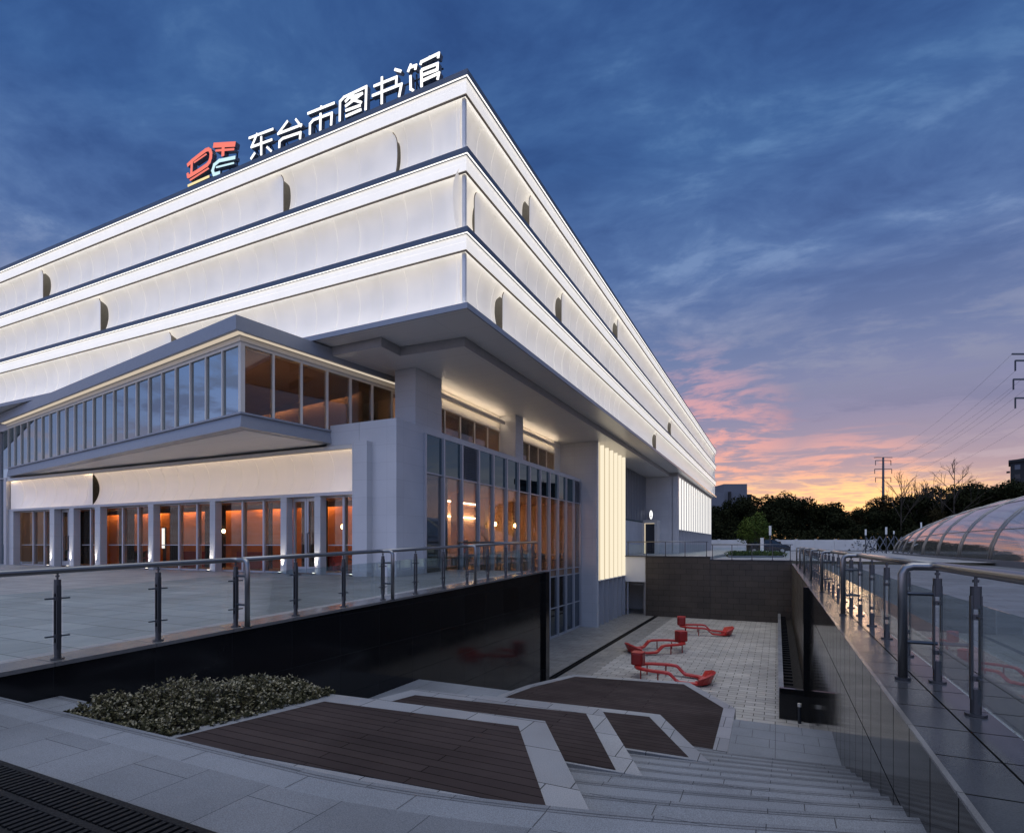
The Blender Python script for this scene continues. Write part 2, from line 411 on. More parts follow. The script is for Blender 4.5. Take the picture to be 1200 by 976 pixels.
# iron tree-pit style grate in the foreground landing
gr = thing('floor_grate', 'black cast iron floor grate set in the pale granite landing, lower left corner', 'grate', (-4, 1.2, L0))
b = MB(); b.box(-9.5+1.75, -2.0, .2, 2.12, L0+.004, L0+.006); b.build('pit', 'void', gr)
b = MB()
gx0, gx1 = -7.75, -2.0
yrows = [2.12, 1.87, 1.60, 1.33, 1.06, .79, .52]
for y in yrows: b.box(gx0, gx1, y-.045, y, L0+.006, L0+.022)
b.box(gx0, gx0+.04, .5, 2.12, L0+.006, L0+.02); b.box(gx1-.04, gx1, .5, 2.12, L0+.006, L0+.02)
x = gx0+.06
while x < gx1-.05:
    for y in yrows[:-1]:
        b.box(x, x+.034, y-.235, y-.045, L0+.006, L0+.020)
    x += .062
b.build('bars', 'grate', gr)

# seating terraces: timber decks in granite borders
def deck(label, board, border, z, depth):
    cx = sum(q[0] for q in board)/len(board); cy = sum(q[1] for q in board)/len(board)
    t = thing('seating_deck', label, 'deck', (cx, cy, z-depth))
    MB().prism(border, z-depth, z).build('stone_border', 'border', t, bevel=.006)
    MB().prism(board, z-.05, z+.006).build('deck_boards', 'deck', t)
    return t
deck('topmost brown timber deck beside the shrub bed, largest in its pale granite border',
     [(-4.77, 3.045), (-4.41, 4.52), (-2.18, 4.69), (-1.33, 3.30)],
     [(-4.95, 3.04), (-4.62, 4.80), (-2.02, 4.96), (-1.05, 3.36), (-1.36, 3.285), (-1.9, 3.14), (-2.3, 3.085), (-3, 3.04)], -.30, .75)
deck('second timber deck down the stairs, between two pale granite borders',
     [(-5.0, 5.17), (-4.65, 6.52), (-2.19, 6.75), (-1.39, 5.19)],
     [(-5.3, 5.16), (-4.86, 6.80), (-2.07, 7.03), (-1.12, 5.16)], -.75, .8)
deck('smallest timber deck, third down the stairs, parallelogram shaped',
     [(-4.6, 6.95), (-4.4, 8.2), (-1.74, 8.42), (-.98, 7.04)],
     [(-4.9, 6.94), (-4.6, 8.42), (-1.62, 8.63), (-.72, 6.98)], -1.2, .8)
deck('lowest wide octagonal timber deck at the foot of the stairs above the court',
     [(-5.17, 9.3), (-5.17, 10.6), (-4.98, 11.55), (-4.45, 12.86), (-1.95, 13.25), (-.96, 11.66), (-.92, 9.26)],
     [(-5.38, 9.27), (-5.38, 10.65), (-5.18, 11.65), (-4.58, 13.08), (-1.86, 13.5), (-.74, 11.75), (-.70, 9.24)], -1.832, 2.1)

# shrub bed
sb = thing('shrub_bed', 'low dense mound of small leaved shrubs beside the topmost deck', 'shrubs', (-5.4, 3.9, L0-.3))
outline = [(-6.45, 3.06), (-4.84, 3.06), (-4.50, 4.82), (-5.6, 4.86), (-6.3, 4.2)]
MB().prism(outline, L0-.75, L0-.06).build('soil', 'soil', sb)
def inside(x, y, poly):
    r = False; j = len(poly)-1
    for i in range(len(poly)):
        xi, yi = poly[i]; xj, yj = poly[j]
        if (yi > y) != (yj > y) and x < (xj-xi)*(y-yi)/(yj-yi)+xi: r = not r
        j = i
    return r
def edged(x, y):
    d = 9
    for i in range(len(outline)):
        a = Vector(outline[i]); b_ = Vector(outline[(i+1) % len(outline)]); p_ = Vector((x, y)); ab = b_-a
        tt = max(0, min(1, (p_-a).dot(ab)/ab.dot(ab))); d = min(d, (a+ab*tt-p_).length)
    return d
b = MB(); tip = MB(); tw = MB(); cnt = 0
def leaf_at(m_, base, d, l, w_):
    d = d.normalized(); q = d.orthogonal().normalized(); a = R.uniform(0, 6.28); q = (q*math.cos(a)+d.cross(q)*math.sin(a))*w_
    m_.add([base, base+d*l*.5-q, base+d*l, base+d*l*.5+q], [(0, 1, 2, 3)])
while cnt < 1500:
    x = R.uniform(-6.5, -4.4); y = R.uniform(3.0, 4.9)
    if not inside(x, y, outline): continue
    e = edged(x, y); h = (.22*min(1, (e/.5))**.6 + .11*mnoise.noise((x*2.3, y*2.3, 1)) + .05*mnoise.noise((x*7, y*7, 4)))*R.uniform(.75, 1.2)
    h = max(.05, h); p0 = Vector((x, y, L0-.06)); lean = Vector((R.gauss(0, .22), R.gauss(0, .22), 1)).normalized()
    tw.tube([p0, p0+lean*h], [.004, .002], 4, False)
    for k in range(17):
        f = R.random()**.6; bp = p0+lean*h*f; a = R.uniform(0, 6.28); up = R.uniform(-.1, 1.1)
        leaf_at(tip if f > .86 and R.random() < .6 else b, bp, Vector((math.cos(a), math.sin(a), up)), R.uniform(.026, .048), R.uniform(.007, .012))
    cnt += 1
b.build('foliage', 'shrub', sb); tip.build('pale_leaf_tips', 'shrubtip', sb); tw.build('twigs', 'bark', sb)

# retaining walls
w = thing('retaining_wall', 'glossy black granite retaining wall below the left plaza railing', 'wall', (-7.9, 8, FL))
b = MB(); b.prismr([[(-8.06, -12, FL), (-7.78, -12, FL), (-7.78, -12, zp(-12)-.05), (-8.06, -12, zp(-12)-.05)],
                    [(-8.06, 18.9, FL), (-7.78, 18.9, FL), (-7.78, 18.9, zp(18.9)-.05), (-8.06, 18.9, zp(18.9)-.05)]]); b.build('wall_face', 'blackstone', w)
b = MB(); b.box(-11.58, -8.06, 18.7, 18.9, FL, zp(18.9)-.004); b.build('return_face', 'blackstone', w)
b = MB(); b.box(-8.0, -7.66, 18.9, 19.25, FL, zp(19)-.02); b.build('end_pier', 'blackstone', w, bevel=.01)
b = MB(); b.prismr([[(-8.30, -12, zp(-12)-.04), (-7.75, -12, zp(-12)-.04), (-7.75, -12, zp(-12)+.01), (-8.30, -12, zp(-12)+.01)],
                    [(-8.30, 18.95, zp(18.95)-.04), (-7.75, 18.95, zp(18.95)-.04), (-7.75, 18.95, zp(18.95)+.01), (-8.30, 18.95, zp(18.95)+.01)]])
M['copestone'] = brick('coping_stone', (.22, .21, .20), (.18, .175, .17), (.08, .08, .08), 1.2, 1.2, 'yx', .22, .005, 0, speckle=.25, stain=.3)
b.build('coping', 'copestone', w)
w = thing('retaining_wall', 'polished dark granite wall descending beside the stairs on the right', 'wall', (1, 8, FL))
b = MB(); b.box(XW, 1.2, -12, 18.9, FL, .10); b.build('wall_face', 'wallgranite', w)
b = MB(); b.box(XW-.14, 1.2, 18.9, 19.25, FL, .104); b.build('pier', 'blackstone', w, bevel=.008)
b = MB(); b.box(XW-.010, XW+.022, -12, 18.9, .098, .114); b.build('edge_strip', 'copestone', w)
w = thing('retaining_wall', 'brown stone side wall of the sunken court beneath the right railing', 'wall', (1, 30, FL))
b = MB(); b.box(XW+.03, 1.25, 19.25, 42.2, FL, .10); b.build('wall_face', 'wallbrowny', w)
b = MB(); b.box(XW, XW+.16, 19.25, 42.2, .098, .116); b.build('edge_strip', 'copestone', w)
w = thing('retaining_wall', 'brown stone far wall closing the sunken court behind the red benches', 'wall', (-4, 42.1, FL))
b = MB(); b.box(-8.95, -4.37, 41.95, 42.25, FL, .46); b.build('high_wall', 'wallbrown', w)
b = MB(); b.box(-4.37, XW+.03, 42.0, 42.25, FL, .25); b.build('low_wall', 'wallbrown', w)
b = MB(); b.box(-10.5, -4.33, 41.9, 42.3, .46, .52); b.box(-4.33, XW+.1, 41.95, 42.3, .25, .31); b.build('coping', 'darksteel', w)
w = thing('passage_portal', 'small dark passage opening under the pale lit panel at the court corner', 'portal', (-9.7, 42, FL))
b = MB(); b.box(-10.49, -8.96, 42.02, 42.2, -1.45, .455); b.build('lintel_panel', 'whitepaint', w)
b = MB(); b.quad((-11.5, 46, FL+.004), (-7, 46, FL+.004), (-7, 46, -1.4), (-11.5, 46, -1.4)); b.build('back_wall', 'clad', w)
b = MB(); b.box(-10.45, -10.32, 42.3, 42.4, FL, -1.46); b.box(-9.3, -9.2, 42.9, 43.0, FL, -1.46); b.box(-9.02, -8.96, 42.05, 42.2, FL, -1.455); b.box(-10.3, -9.0, 42.9, 43.0, -1.75, -1.65); b.build('door_frame', 'alu', w)

# planter trough by the right court wall
t = thing('planter_trough', 'long black planter trough with dark slats at the right wall of the court', 'planter', (.45, 19, FL))
b = MB(); b.box(.05, .72, 18.95, 19.1, FL, FL+.95); b.box(.05, .18, 19.1, 41.9, FL, FL+.62); b.build('trough_side', 'blackstone', t, bevel=.008)
b = MB(); b.box(.20, .86, 19.12, 41.9, FL+.05, FL+.25); b.build('soil', 'soil', t)
y = 19.4
while y < 41.5:
    MB().box(.19, .5, y, y+.12, FL+.45, FL+.52).build('slat', 'grate', t); y += .55
b = MB(); b.box(.03, .19, 19.08, 41.9, FL+.622, FL+.65); b.build('rim', 'border', t)
t = thing('bollard_light', 'small round bollard light against the black trough end', 'bollard', (.52, 18.8, FL))
MB().cyl(.60, 18.72, FL, FL+.5, .05).build('body', 'darksteel', t)
MB().cyl(.60, 18.72, FL+.5, FL+.60, .055).build('lens', 'cream', t)
# ------------------------------------------------------------------ the library
LIB = thing('library_building', 'white library with three glowing curved facade bands above a glazed ground floor', 'building', (-20, 40, 0))
BX, BY, BX0, BY1 = -8.2, 14.1, -62.0, 87.8
def front(s, d, z): return (s, BY+d, z)
def side(s, d, z): return (BX-d, s, z)
bands = [(15.35, 13.07), (13.07, 10.74), (10.74, 8.5)]
PROF = []
NZ = 20
for k in range(NZ+1):
    q = k/NZ; PROF.append((q, math.sin(math.pi*q**.92)**.8 if 0 < q < 1 else 0))
def curved_panel(fn, s0, s1, zt, zb, tt, dep, base, mat, parent, seam=.98, name='curved_panel', rib_to=1e9, ends=None):
    """tt(s) scales the hollow along the panel; seams are slim raised ribs in the same sheet."""
    n = max(2, int((s1-s0)/.245)); ss = [s0+(s1-s0)*k/n for k in range(n+1)]
    if ends: ss = sorted(set(ss+[s0+.02*q*q for q in range(1, 8)]+[s1-.02*q*q for q in range(1, 8)])); n = len(ss)-1
    def cut(s, q):      # rounded top corner at a closing end ('r'), drawn-out top corner at an opening end ('o')
        if not ends: return s
        for at, sg, k in ((s0, 1, ends[0]), (s1, -1, ends[1])):
            f = max(0, 1-abs(s-at)/1.9)
            if f and k == 'r' and q < .27: s += sg*.55*f**2*(1-math.sqrt(max(0, 1-((.27-q)/.27)**2)))
            if f and k == 'o' and q < .27: s -= sg*.60*f**2*(1-q/.27)**1.4
        return s
    def bse(s):
        if not ends: return base
        f = max([max(0, 1-abs(s-at)/2.0) for at, k in ((s0, ends[0]), (s1, ends[1])) if k == 'r'] or [0]); return base-.05*f
    b = MB(); vs = []; fs = []
    for s in ss:
        for q, w in PROF: vs.append(fn(cut(s, q), bse(s)+dep*w*tt(s), zt+(zb-zt)*q))
    m = NZ+1
    for a in range(n):
        for k in range(NZ): fs.append((a*m+k, a*m+k+1, (a+1)*m+k+1, (a+1)*m+k))
    b.add(vs, fs)
    k = math.ceil(s0/seam)
    while k*seam < s1-.1:
        s = k*seam
        if s > s0+.1 and s < rib_to:
            b.prismr([[fn(s+e, base+dep*w*tt(s)-h, zt+(zb-zt)*q) for e, h in ((-.014, -.02), (-.014, .020), (.014, .020), (.014, -.02))] for q, w in PROF], False)
        k += 1
    if ends:
        for at, k in ((s0, ends[0]), (s1, ends[1])):
            if k == 'r': MB().tube([fn(cut(at, q), bse(at)+dep*w*tt(at), zt+(zb-zt)*q) for q, w in PROF if q > .05], .016, 6).build('panel_edge', 'shadebrown', parent)  # brown edge painted in for the shade outlining the panel end
    return b.build(name, mat, parent, smooth=True)
gaps_front = [[-48, -31.99, -15.95, -11.05], [-43.3, -27.21, BX+9e9], [-54, -38.3, -22.26]]
gaps_side = [[19.21, 32.05], [15.0, 22.69, 50.2], [16.93, 43.5]]
SM = lambda x: max(0., min(1., x))**2*(3-2*max(0., min(1., x)))
for bi, (zt, zb) in enumerate(bands):
    band = thing('facade_band', None, None, (0, 0, 0), local=True)
    band.parent = LIB; band.location = (20, -40, 0); W0[band.name] = (0, 0, 0)
    # dark backing
    MB().box(BX0, BX-.72, BY+.72, BY+.80, zb+.02, zt-.18).build('backing', 'bandback', band)
    MB().box(BX-.80, BX-.72, BY+.80, BY1, zb+.02, zt-.18).build('backing', 'bandback', band)
    # coping ring
    b = MB(); b.box(BX0, BX, BY, BY+.8, zt-.17, zt); b.box(BX-.8, BX, BY+.8, BY1, zt-.17, zt); b.build('coping', 'coping', band)
    # two stepped cornices
    b = MB()
    b.box(BX0, BX-.10, BY+.10, BY+.8, zt-.385, zt-.175); b.box(BX-.8, BX-.10, BY+.8, BY1-.1, zt-.385, zt-.175)
    b.box(BX0, BX-.085, BY+.085, BY+.165, zt-.625, zt-.40); b.box(BX-.165, BX-.085, BY+.165, BY1-.15, zt-.625, zt-.40)
    b.box(BX0, BX-.165, BY+.165, BY+.8, zt-.52, zt-.40); b.box(BX-.8, BX-.165, BY+.8, BY1-.15, zt-.52, zt-.40)
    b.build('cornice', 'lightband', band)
    b = MB(); b.box(BX0, BX-.12, BY+.12, BY+.8, zt-.40, zt-.385); b.box(BX-.8, BX-.12, BY+.8, BY1-.2, zt-.40, zt-.385); b.build('shadow_joint', 'recess', band)
    b = MB(); b.box(BX0, BX-.10, BY+.10, BY+.16, zt-.655, zt-.627); b.box(BX-.16, BX-.10, BY+.16, BY1-.2, zt-.655, zt-.627); b.build('shadow_joint', 'shadebrown', band)  # second strip: shade line below the cornice lip, painted brown
    # LED lines under the coping and under the cornice
    b = MB(); b.box(BX0, BX-.012, BY+.012, BY+.04, zt-.184, zt-.172); b.box(BX-.04, BX-.012, BY+.04, BY1-.05, zt-.184, zt-.172); b.build('led_strip', 'ledline', band)
    b = MB(); b.box(BX0, BX-.172, BY+.172, BY+.222, zt-.545, zt-.525); b.box(BX-.222, BX-.172, BY+.222, BY1-.2, zt-.545, zt-.525); b.build('led_strip', 'led', band)
    b = MB(); b.box(BX0, BX-.10, BY+.10, BY+.15, zb+.004, zb+.016); b.box(BX-.15, BX-.10, BY+.15, BY1-.2, zb+.004, zb+.016); b.build('led_strip', 'ledup', band)
    # curved panels: front
    pt, pb = zt-.53, zb+.002
    gs = [BX0]+[q for q in gaps_front[bi] if BX0 < q < BX]+[BX-.30]
    for a in range(len(gs)-1):
        s0, s1 = gs[a], gs[a+1]; last = a == len(gs)-2
        def tt(s, s0=s0, s1=s1, last=last):
            if last: return 1-.72*SM((s-(s1-1.6))/1.6)
            return 1-(.4 if abs(s1+11.05) < .01 else 1)*SM((s-(s1-1.3))/1.3)
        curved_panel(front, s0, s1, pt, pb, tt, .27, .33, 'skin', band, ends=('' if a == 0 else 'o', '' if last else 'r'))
    gs = [BY+.30]+gaps_side[bi]+[BY1-.3]
    for a in range(len(gs)-1):
        s0, s1 = gs[a], gs[a+1]; firstp = a == 0
        def tt(s, s0=s0, s1=s1, firstp=firstp):
            if firstp: return 1-.5*SM(1-(s-s0)/.8)
            return SM((s-s0)/1.5)
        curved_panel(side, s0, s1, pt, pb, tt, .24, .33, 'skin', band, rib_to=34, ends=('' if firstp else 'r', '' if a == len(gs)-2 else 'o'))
    # corner post and far end plate
    b = MB(); b.box(BX-.30, BX-.2, BY+.2, BY+.30, pb, pt-.11); b.build('corner_post', 'cornice', band)
    b = MB(); b.box(BX-.8, BX-.2, BY1-.3, BY1-.24, pb, zt-.61); b.build('end_plate', 'cornice', band)
def part(name, mb, mat, parent=None, **k): return mb.build(name, mat, parent or LIB, **k)
# roof and underside of the upper box
part('roof', MB().box(BX0, BX-.81, BY+.81, BY1, 15.0, 15.2), 'coping')
b = MB(); b.box(BX0, BX, BY, BY+.05, 8.33, 8.5); b.box(BX-.05, BX, BY+.05, BY1, 8.33, 8.5); part('bottom_fascia', b, 'fascia')
part('soffit', MB().box(BX0, BX-.05, BY+.05, BY1, 8.36, 8.48), 'soffit')
# dropped ceiling with a stepped dark edge
poly = [(-62, 14.9), (-12.0, 14.9), (-12.0, 15.95), (-9.47, 16.1), (-9.47, 55.72), (-8.75, 55.72), (-8.75, 86.5), (-62, 86.5)]
b = MB(); b.prism(poly, 8.05, 8.355); part('soffit_edge', b, 'beam')
ins = [(-61.9, 14.93), (-12.03, 14.93), (-12.03, 15.98), (-9.5, 16.13), (-9.5, 55.75), (-8.78, 55.75), (-8.78, 86.4), (-61.9, 86.4)]
part('dropped_soffit', MB().prism(ins, 8.04, 8.049), 'soffit')
# core walls that close the body of the building
b = MB(); b.box(-62, -19.7, 22, 86, FL, 8.03); b.box(-19.7, -13.4, 34.7, 86, FL, 8.03); part('wall', b, 'clad')
# columns on the lower roof
for (x0, x1, y0, y1) in ((-13.2, -12.25, 17.2, 19.0), (-13.05, -12.1, 25.7, 26.65)):
    part('column', MB().box(x0, x1, y0, y1, 5.3, 8.038), 'clad')
# stone corner and right-hand glass facade
b = MB(); b.box(-13.2, -11.6, 15.2, 16.80, FL, 5.665)
part('corner_wall', b, 'clad')
part('corner_wall', MB().box(-14.7, -13.205, 15.192, 15.9, 4.93, 5.662), 'cladx')
part('corner_wall', MB().box(-13.19, -11.603, 15.192, 15.2, -.1, 5.662), 'cladx')
b = MB(); b.box(-13.5, -11.6, 16.8, 34.55, 5.45, 5.665); part('parapet', b, 'clad')
part('lower_roof', MB().box(-19.6, -13.0, 15.4, 34.6, 5.40, 5.56), 'cladx')
gw = bpy.data.objects.new('glass_facade', None); COL.objects.link(gw); gw.parent = LIB; gw.location = (20, -40, 0); W0[gw.name] = (0, 0, 0)
MY = [16.84, 18.08, 19.45, 20.85, 22.2, 23.57, 24.92, 26.3, 27.7, 29.07, 30.43, 31.8, 33.2, 34.54]
for i, y in enumerate(MY): part('mullion', MB().box(-11.70, -11.52, y-.045, y+.045, FL, 5.449), 'alu', gw)
for i in range(len(MY)-1):
    y0, y1 = MY[i]+.045, MY[i+1]-.045
    part('spandrel_pane', MB().box(-11.66, -11.63, y0, y1, 4.05, 5.445), 'g_spand', gw) if i not in (2, 12) else None
    if i in (2, 12):
        lv = MB(); z = 4.1
        while z < 5.42: lv.obox((-11.64, (y0+y1)/2, z), (.05, 0, -.03), (0, (y1-y0)/2, 0), (.004, 0, .006)); z += .085
        lv.box(-11.75, -11.72, y0, y1, 4.05, 5.44); part('louvre', lv, 'fascia', gw)
    part('window_pane', MB().box(-11.655, -11.645, y0, y1, -.05, 4.0), 'g_read', gw)
    part('lower_pane', MB().box(-11.655, -11.645, y0, y1, FL+.1, -.45), 'g_low', gw)
b = MB(); b.box(-11.69, -11.58, 16.84, 34.54, 4.0, 4.05); b.box(-11.69, -11.58, 16.84, 34.54, -.1, -.05); b.box(-11.69, -11.58, 16.84, 34.54, -.5, -.45); b.box(-11.69, -11.58, 16.84, 34.54, FL, FL+.1); b.box(-11.69, -11.58, 16.84, 34.54, -2.3, -2.26)
part('transom', b, 'alu', gw)
part('spandrel_back', MB().box(-11.95, -11.85, 16.84, 34.54, 4.03, 5.4), 'innerdark', gw)
# pillar and the two backlit screens
part('pillar', MB().box(-13.1, -10.5, 34.6, 35.0, FL, 8.036), 'cladx')
def screen(x, y0, y1, zt, zb, zf, nf, pm, fm, lower, cap='alu'):
    s = bpy.data.objects.new('backlit_screen', None); COL.objects.link(s); s.parent = LIB; s.location = (20, -40, 0); W0[s.name] = (0, 0, 0)
    part('light_panel', MB().box(x-.30, x-.24, y0, y1, zb, zt), pm, s)
    for k in range(nf+1):
        y = y0+(y1-y0)*k/nf
        part('fin', MB().box(x-.24, x-.07, y-.05, y+.05, zb, zt), fm, s); part('fin_cap', MB().box(x-.069, x, y-.06, y+.06, zb, zt), cap, s)
        part('lower_fin', MB().box(x-.45, x, y-.05, y+.05, zf, zb-.004), 'alu', s)
    part('sill', MB().box(x-.5, x-.02, y0, y1, zb-.06, zb-.003), 'whitepaint', s)
    part('lower_panel', MB().box(x-.5, x-.42, y0, y1, zf, zb-.07), lower, s)
    return s
screen(-10.5, 35.06, 42.0, 8.03, -.97, FL, 6, 'back1', 'fin1', 'clad', 'fin1')
part('wall', MB().box(-13.4, -10.95, 35.0, 42.2, FL, 8.03), 'clad')
b = MB(); b.box(-10.93, -10.90, 37.1, 38.1, FL+.01, FL+2.3); part('service_door', b, 'fascia')
part('wall', MB().box(-13.4, -11.9, 42.2, 55.7, .45, 8.03), 'clad')
part('louvre_wall', (lambda b: ([b.box(-11.88, -11.72, 43.2+.62*k, 43.34+.62*k, 3.6, 8.0) for k in range(20)], b)[1])(MB()), 'fascia')
part('dark_glazing', MB().box(-11.90, -11.84, 43, 55.6, 3.5, 8.02), 'g_spand')
part('terrace_block', MB().box(-14, -9.25, 55.7, 86.3, .45, 8.03), 'cladx')
screen(-8.72, 56.2, 86, 8.03, 2.85, .5, 17, 'back2', 'fin2', 'clad')
part('pillar', MB().box(-9.3, -8.72, 55.7, 56.1, .45, 8.035), 'cladx')
# lit door portal on the terrace
dp = bpy.data.objects.new('terrace_door', None); COL.objects.link(dp); dp.parent = LIB; dp.location = (20, -40, 0); W0[dp.name] = (0, 0, 0)
b = MB(); b.box(-12.0, -11.72, 54.3, 55.68, .5, 3.75); b.box(-10.72, -10.44, 54.3, 55.68, .5, 3.75); b.box(-11.72, -10.72, 54.3, 55.68, 3.45, 3.75); part('door_frame', b, 'cream', dp)
b = MB(); b.box(-11.70, -11.66, 54.4, 55.6, .5, 3.44); b.box(-11.66, -10.78, 54.4, 55.6, 3.40, 3.44); part('lit_jamb', b, 'jamb', dp)  # lit look of the jamb put in as emission
part('door_leaf', MB().box(-11.62, -10.76, 54.5, 54.56, .5, 3.38), 'darksteel', dp)
part('door_handle', MB().box(-10.95, -10.85, 54.42, 54.5, 1.0, 1.5), 'steel', dp)
# upper right windows with cove light
def strip_window(y0, y1, n, xw=-13.0):
    w = bpy.data.objects.new('upper_window', None); COL.objects.link(w); w.parent = LIB; w.location = (20, -40, 0); W0[w.name] = (0, 0, 0)
    for k in range(n+1):
        y = y0+(y1-y0)*k/n; part('mullion', MB().box(xw-.05, xw+.05, y-.035, y+.035, 5.56, 7.2), 'cream', w)
    for k in range(n):
        a, c = y0+(y1-y0)*k/n+.035, y0+(y1-y0)*(k+1)/n-.035
        part('window_pane', MB().box(xw-.01, xw+.01, a, c, 5.56, 7.17), 'g_prow2', w)
    b = MB(); b.box(xw-.06, xw+.08, y0-.03, y1+.03, 7.2, 7.30); b.box(xw-.1, xw+.02, y0-.03, y1+.03, 7.30, 8.03); part('head_frame', b, 'cream', w)
    part('cove_shelf', MB().box(xw+.02, xw+.36, y0, y1, 7.665, 7.72), 'cream', w); part('cove_lip', MB().box(xw+.345, xw+.365, y0, y1, 7.53, 7.664), 'cream', w)
    part('led_strip', MB().box(xw+.22, xw+.25, y0, y1, 7.65, 7.662), 'ledprow', w)
    part('led_strip', MB().box(xw+.22, xw+.27, y0, y1, 7.725, 7.74), 'ledprow', w)
    part('back_wall', MB().box(xw-2.5, xw-2.4, y0-.1, y1+.1, 5.56, 8.03), 'inner', w)
    part('ceiling_light', MB().box(xw-1.6, xw-1.2, y0+.5, y1-.5, 7.9, 7.93), 'dim_light', w)
strip_window(19.05, 25.6, 5)
strip_window(26.75, 33.4, 5)
part('wall', MB().box(-13.5, -13.02, 33.45, 34.6, 5.5, 8.03), 'whitepaint')

# rotated corner gallery (the glass prow)
GA = rad(8.47); GP = (-15.03, 11.92)
def gl(a, b): # a: along the left side, b: along the right side
    return (GP[0]-a*math.cos(GA)+b*math.sin(GA), GP[1]+a*math.sin(GA)+b*math.cos(GA))
G = bpy.data.objects.new('corner_gallery', None); COL.objects.link(G); G.parent = LIB; G.location = (20, -40, 0); W0[G.name] = (0, 0, 0)
ZS0, ZS1, ZG, ZR0, ZR1 = 5.02, 5.50, 7.58, 7.86, 8.30
AL, BL = 22.6, 7.0
def ring(o, z, al=AL, bl=BL): return [(*gl(-o, -o), z), (*gl(al, -o), z), (*gl(al, bl), z), (*gl(-o, bl), z)]
b = MB(); b.prismr([ring(.08, ZS1-.06, bl=3.3), ring(.08, ZS1, bl=3.3)]); b.prismr([ring(.10, ZS0, bl=3.3), ring(.02, ZS1-.062, bl=3.3)])
part('floor_slab', b, 'fascia', G)
part('slab_soffit', MB().prismr([ring(-.25, ZS0-.012, bl=3.3), ring(-.25, ZS0-.002, bl=3.3)]), 'soffit', G)
b = MB(); b.prismr([ring(.42, ZR0), ring(.42, ZR1)]); part('roof_fascia', b, 'fascia', G)
part('eaves_soffit', MB().prismr([ring(.40, ZR0-.012), ring(.40, ZR0-.002)]), 'cream', G)
b = MB(); b.prismr([ring(.06, ZG), ring(.06, ZG+.1)]); b.prismr([ring(.10, ZG+.102), ring(.10, ZR0-.014)]); part('head_frame', b, 'cream', G)
def bar(a0, b0, a1, b1, z0, z1, w): # vertical wall-like strip between two plan points
    p0, p1 = Vector(gl(a0, b0)), Vector(gl(a1, b1)); d = (p1-p0).normalized(); n = Vector((-d.y, d.x))*w/2
    return MB().prism([tuple(p0+n), tuple(p1+n), tuple(p1-n), tuple(p0-n)], z0, z1)
part('light_strip', bar(-.36, -.24, AL, -.24, ZR0-.024, ZR0-.014, .17), 'eaveglow', G)
part('light_strip', bar(-.24, -.14, -.24, BL, ZR0-.024, ZR0-.014, .17), 'eaveglow', G)
part('hidden_ceiling_fill', bar(.5, .55, AL-1, .55, ZS1+.012, ZS1+.03, .10), 'gal_fill', G)  # unseen strips added to brighten the gallery ceiling
part('hidden_ceiling_fill', bar(.55, .8, .55, 5.0, ZS1+.012, ZS1+.03, .10), 'gal_fill', G)
for k in range(23):
    a = 1.022*k
    if a > 0: part('mullion', bar(a-.035, 0, a+.035, 0, ZS1, ZG, .14), 'cream', G)
    part('window_pane', bar(a+.04, .0, a+.985, .0, ZS1, ZG, .02), 'g_prow', G)
part('corner_post', bar(-.07, 0, .07, 0, ZS1, ZG, .14), 'cream', G)
for k in range(6):
    c_ = 1.05*(k+1); part('mullion', bar(0, c_-.035, 0, c_+.035, ZS1, ZG, .14), 'cream', G)
for k in range(6):
    c_ = 1.05*k; part('window_pane', bar(0, c_+.05, 0, c_+1.01, ZS1, ZG, .02), 'g_prow2', G)
part('floor', MB().prismr([ring(-.1, ZS1+.003), ring(-.1, ZS1+.01)]), 'inner', G)
part('ceiling', MB().prismr([ring(-.2, ZG-.02), ring(-.2, ZG-.005)]), 'inner', G)
part('fill_shield', bar(.9, 5.2, AL, 5.2, ZG-.24, ZG-.022, .03), 'inner', G)  # board added to keep the wall strips out of sight
for k in range(10): part('hidden_wall_fill', bar(1.2+2.1*k, 5.38, 2.9+2.1*k, 5.38, ZG-.05, ZG-.024, .08), 'gal_fill', G)  # unseen strips added to brighten the gallery back wall
part('back_wall', bar(.9, 5.6, AL, 5.6, ZS1, ZG-.02, .1), 'inner', G)
part('roof_link', MB().box(-38.6, -13.3, 15.3, 22, 5.60, 8.03), 'cladx') if False else None
# entrance front: warm canopy band, frame, pillars, doors
E_ = bpy.data.objects.new('entrance_front', None); COL.objects.link(E_); E_.parent = LIB; E_.location = (20, -40, 0); W0[E_.name] = (0, 0, 0)
EY = 15.2; ET, EB, EX0, EX1 = 4.87, 3.22, -37.2, -13.26
def efront(s, d, z): return (s, EY+d, z)
for s0, s1 in ((EX0, -29.55), (-29.55, EX1)):
    last = s1 == EX1
    def tt(s, s0=s0, s1=s1, last=last): return (1 if last else 1-SM((s-(s1-1.2))/1.2))*(SM((s-s0)/1.6) if s0 == EX0 else 1)
    curved_panel(efront, s0, s1, ET-.10, EB+.06, tt, .30, .06, 'wskin', E_)
b = MB(); b.box(EX0-.1, EX1, EY-.06, EY+.6, ET-.06, ET+.04); b.box(EX0-.1, EX1, EY-.06, EY-.035, ET-.10, ET-.06); part('canopy_top', b, 'cream', E_)
part('led_strip', MB().box(EX0, EX1-.02, EY-.02, EY+.03, ET-.075, ET-.062), 'ledwarm', E_)
part('canopy_back', MB().box(EX0, EX1, EY+.5, EY+.58, EB, ET-.07), 'recess', E_)
part('canopy_base', MB().box(EX0-.1, EX1, EY+.0, EY+.6, EB-.06, EB+.05), 'alu', E_)
b = MB(); b.box(EX1, EX1+.64, EY-.30, EY+.35, zp(15)-.1, ET+.06); part('end_frame', b, 'cladx', E_)
b = MB(); b.box(EX0-.35, EX0-.1, EY-.10, EY+.5, zp(15)-.1, ET+.06); part('end_frame', b, 'alu', E_)
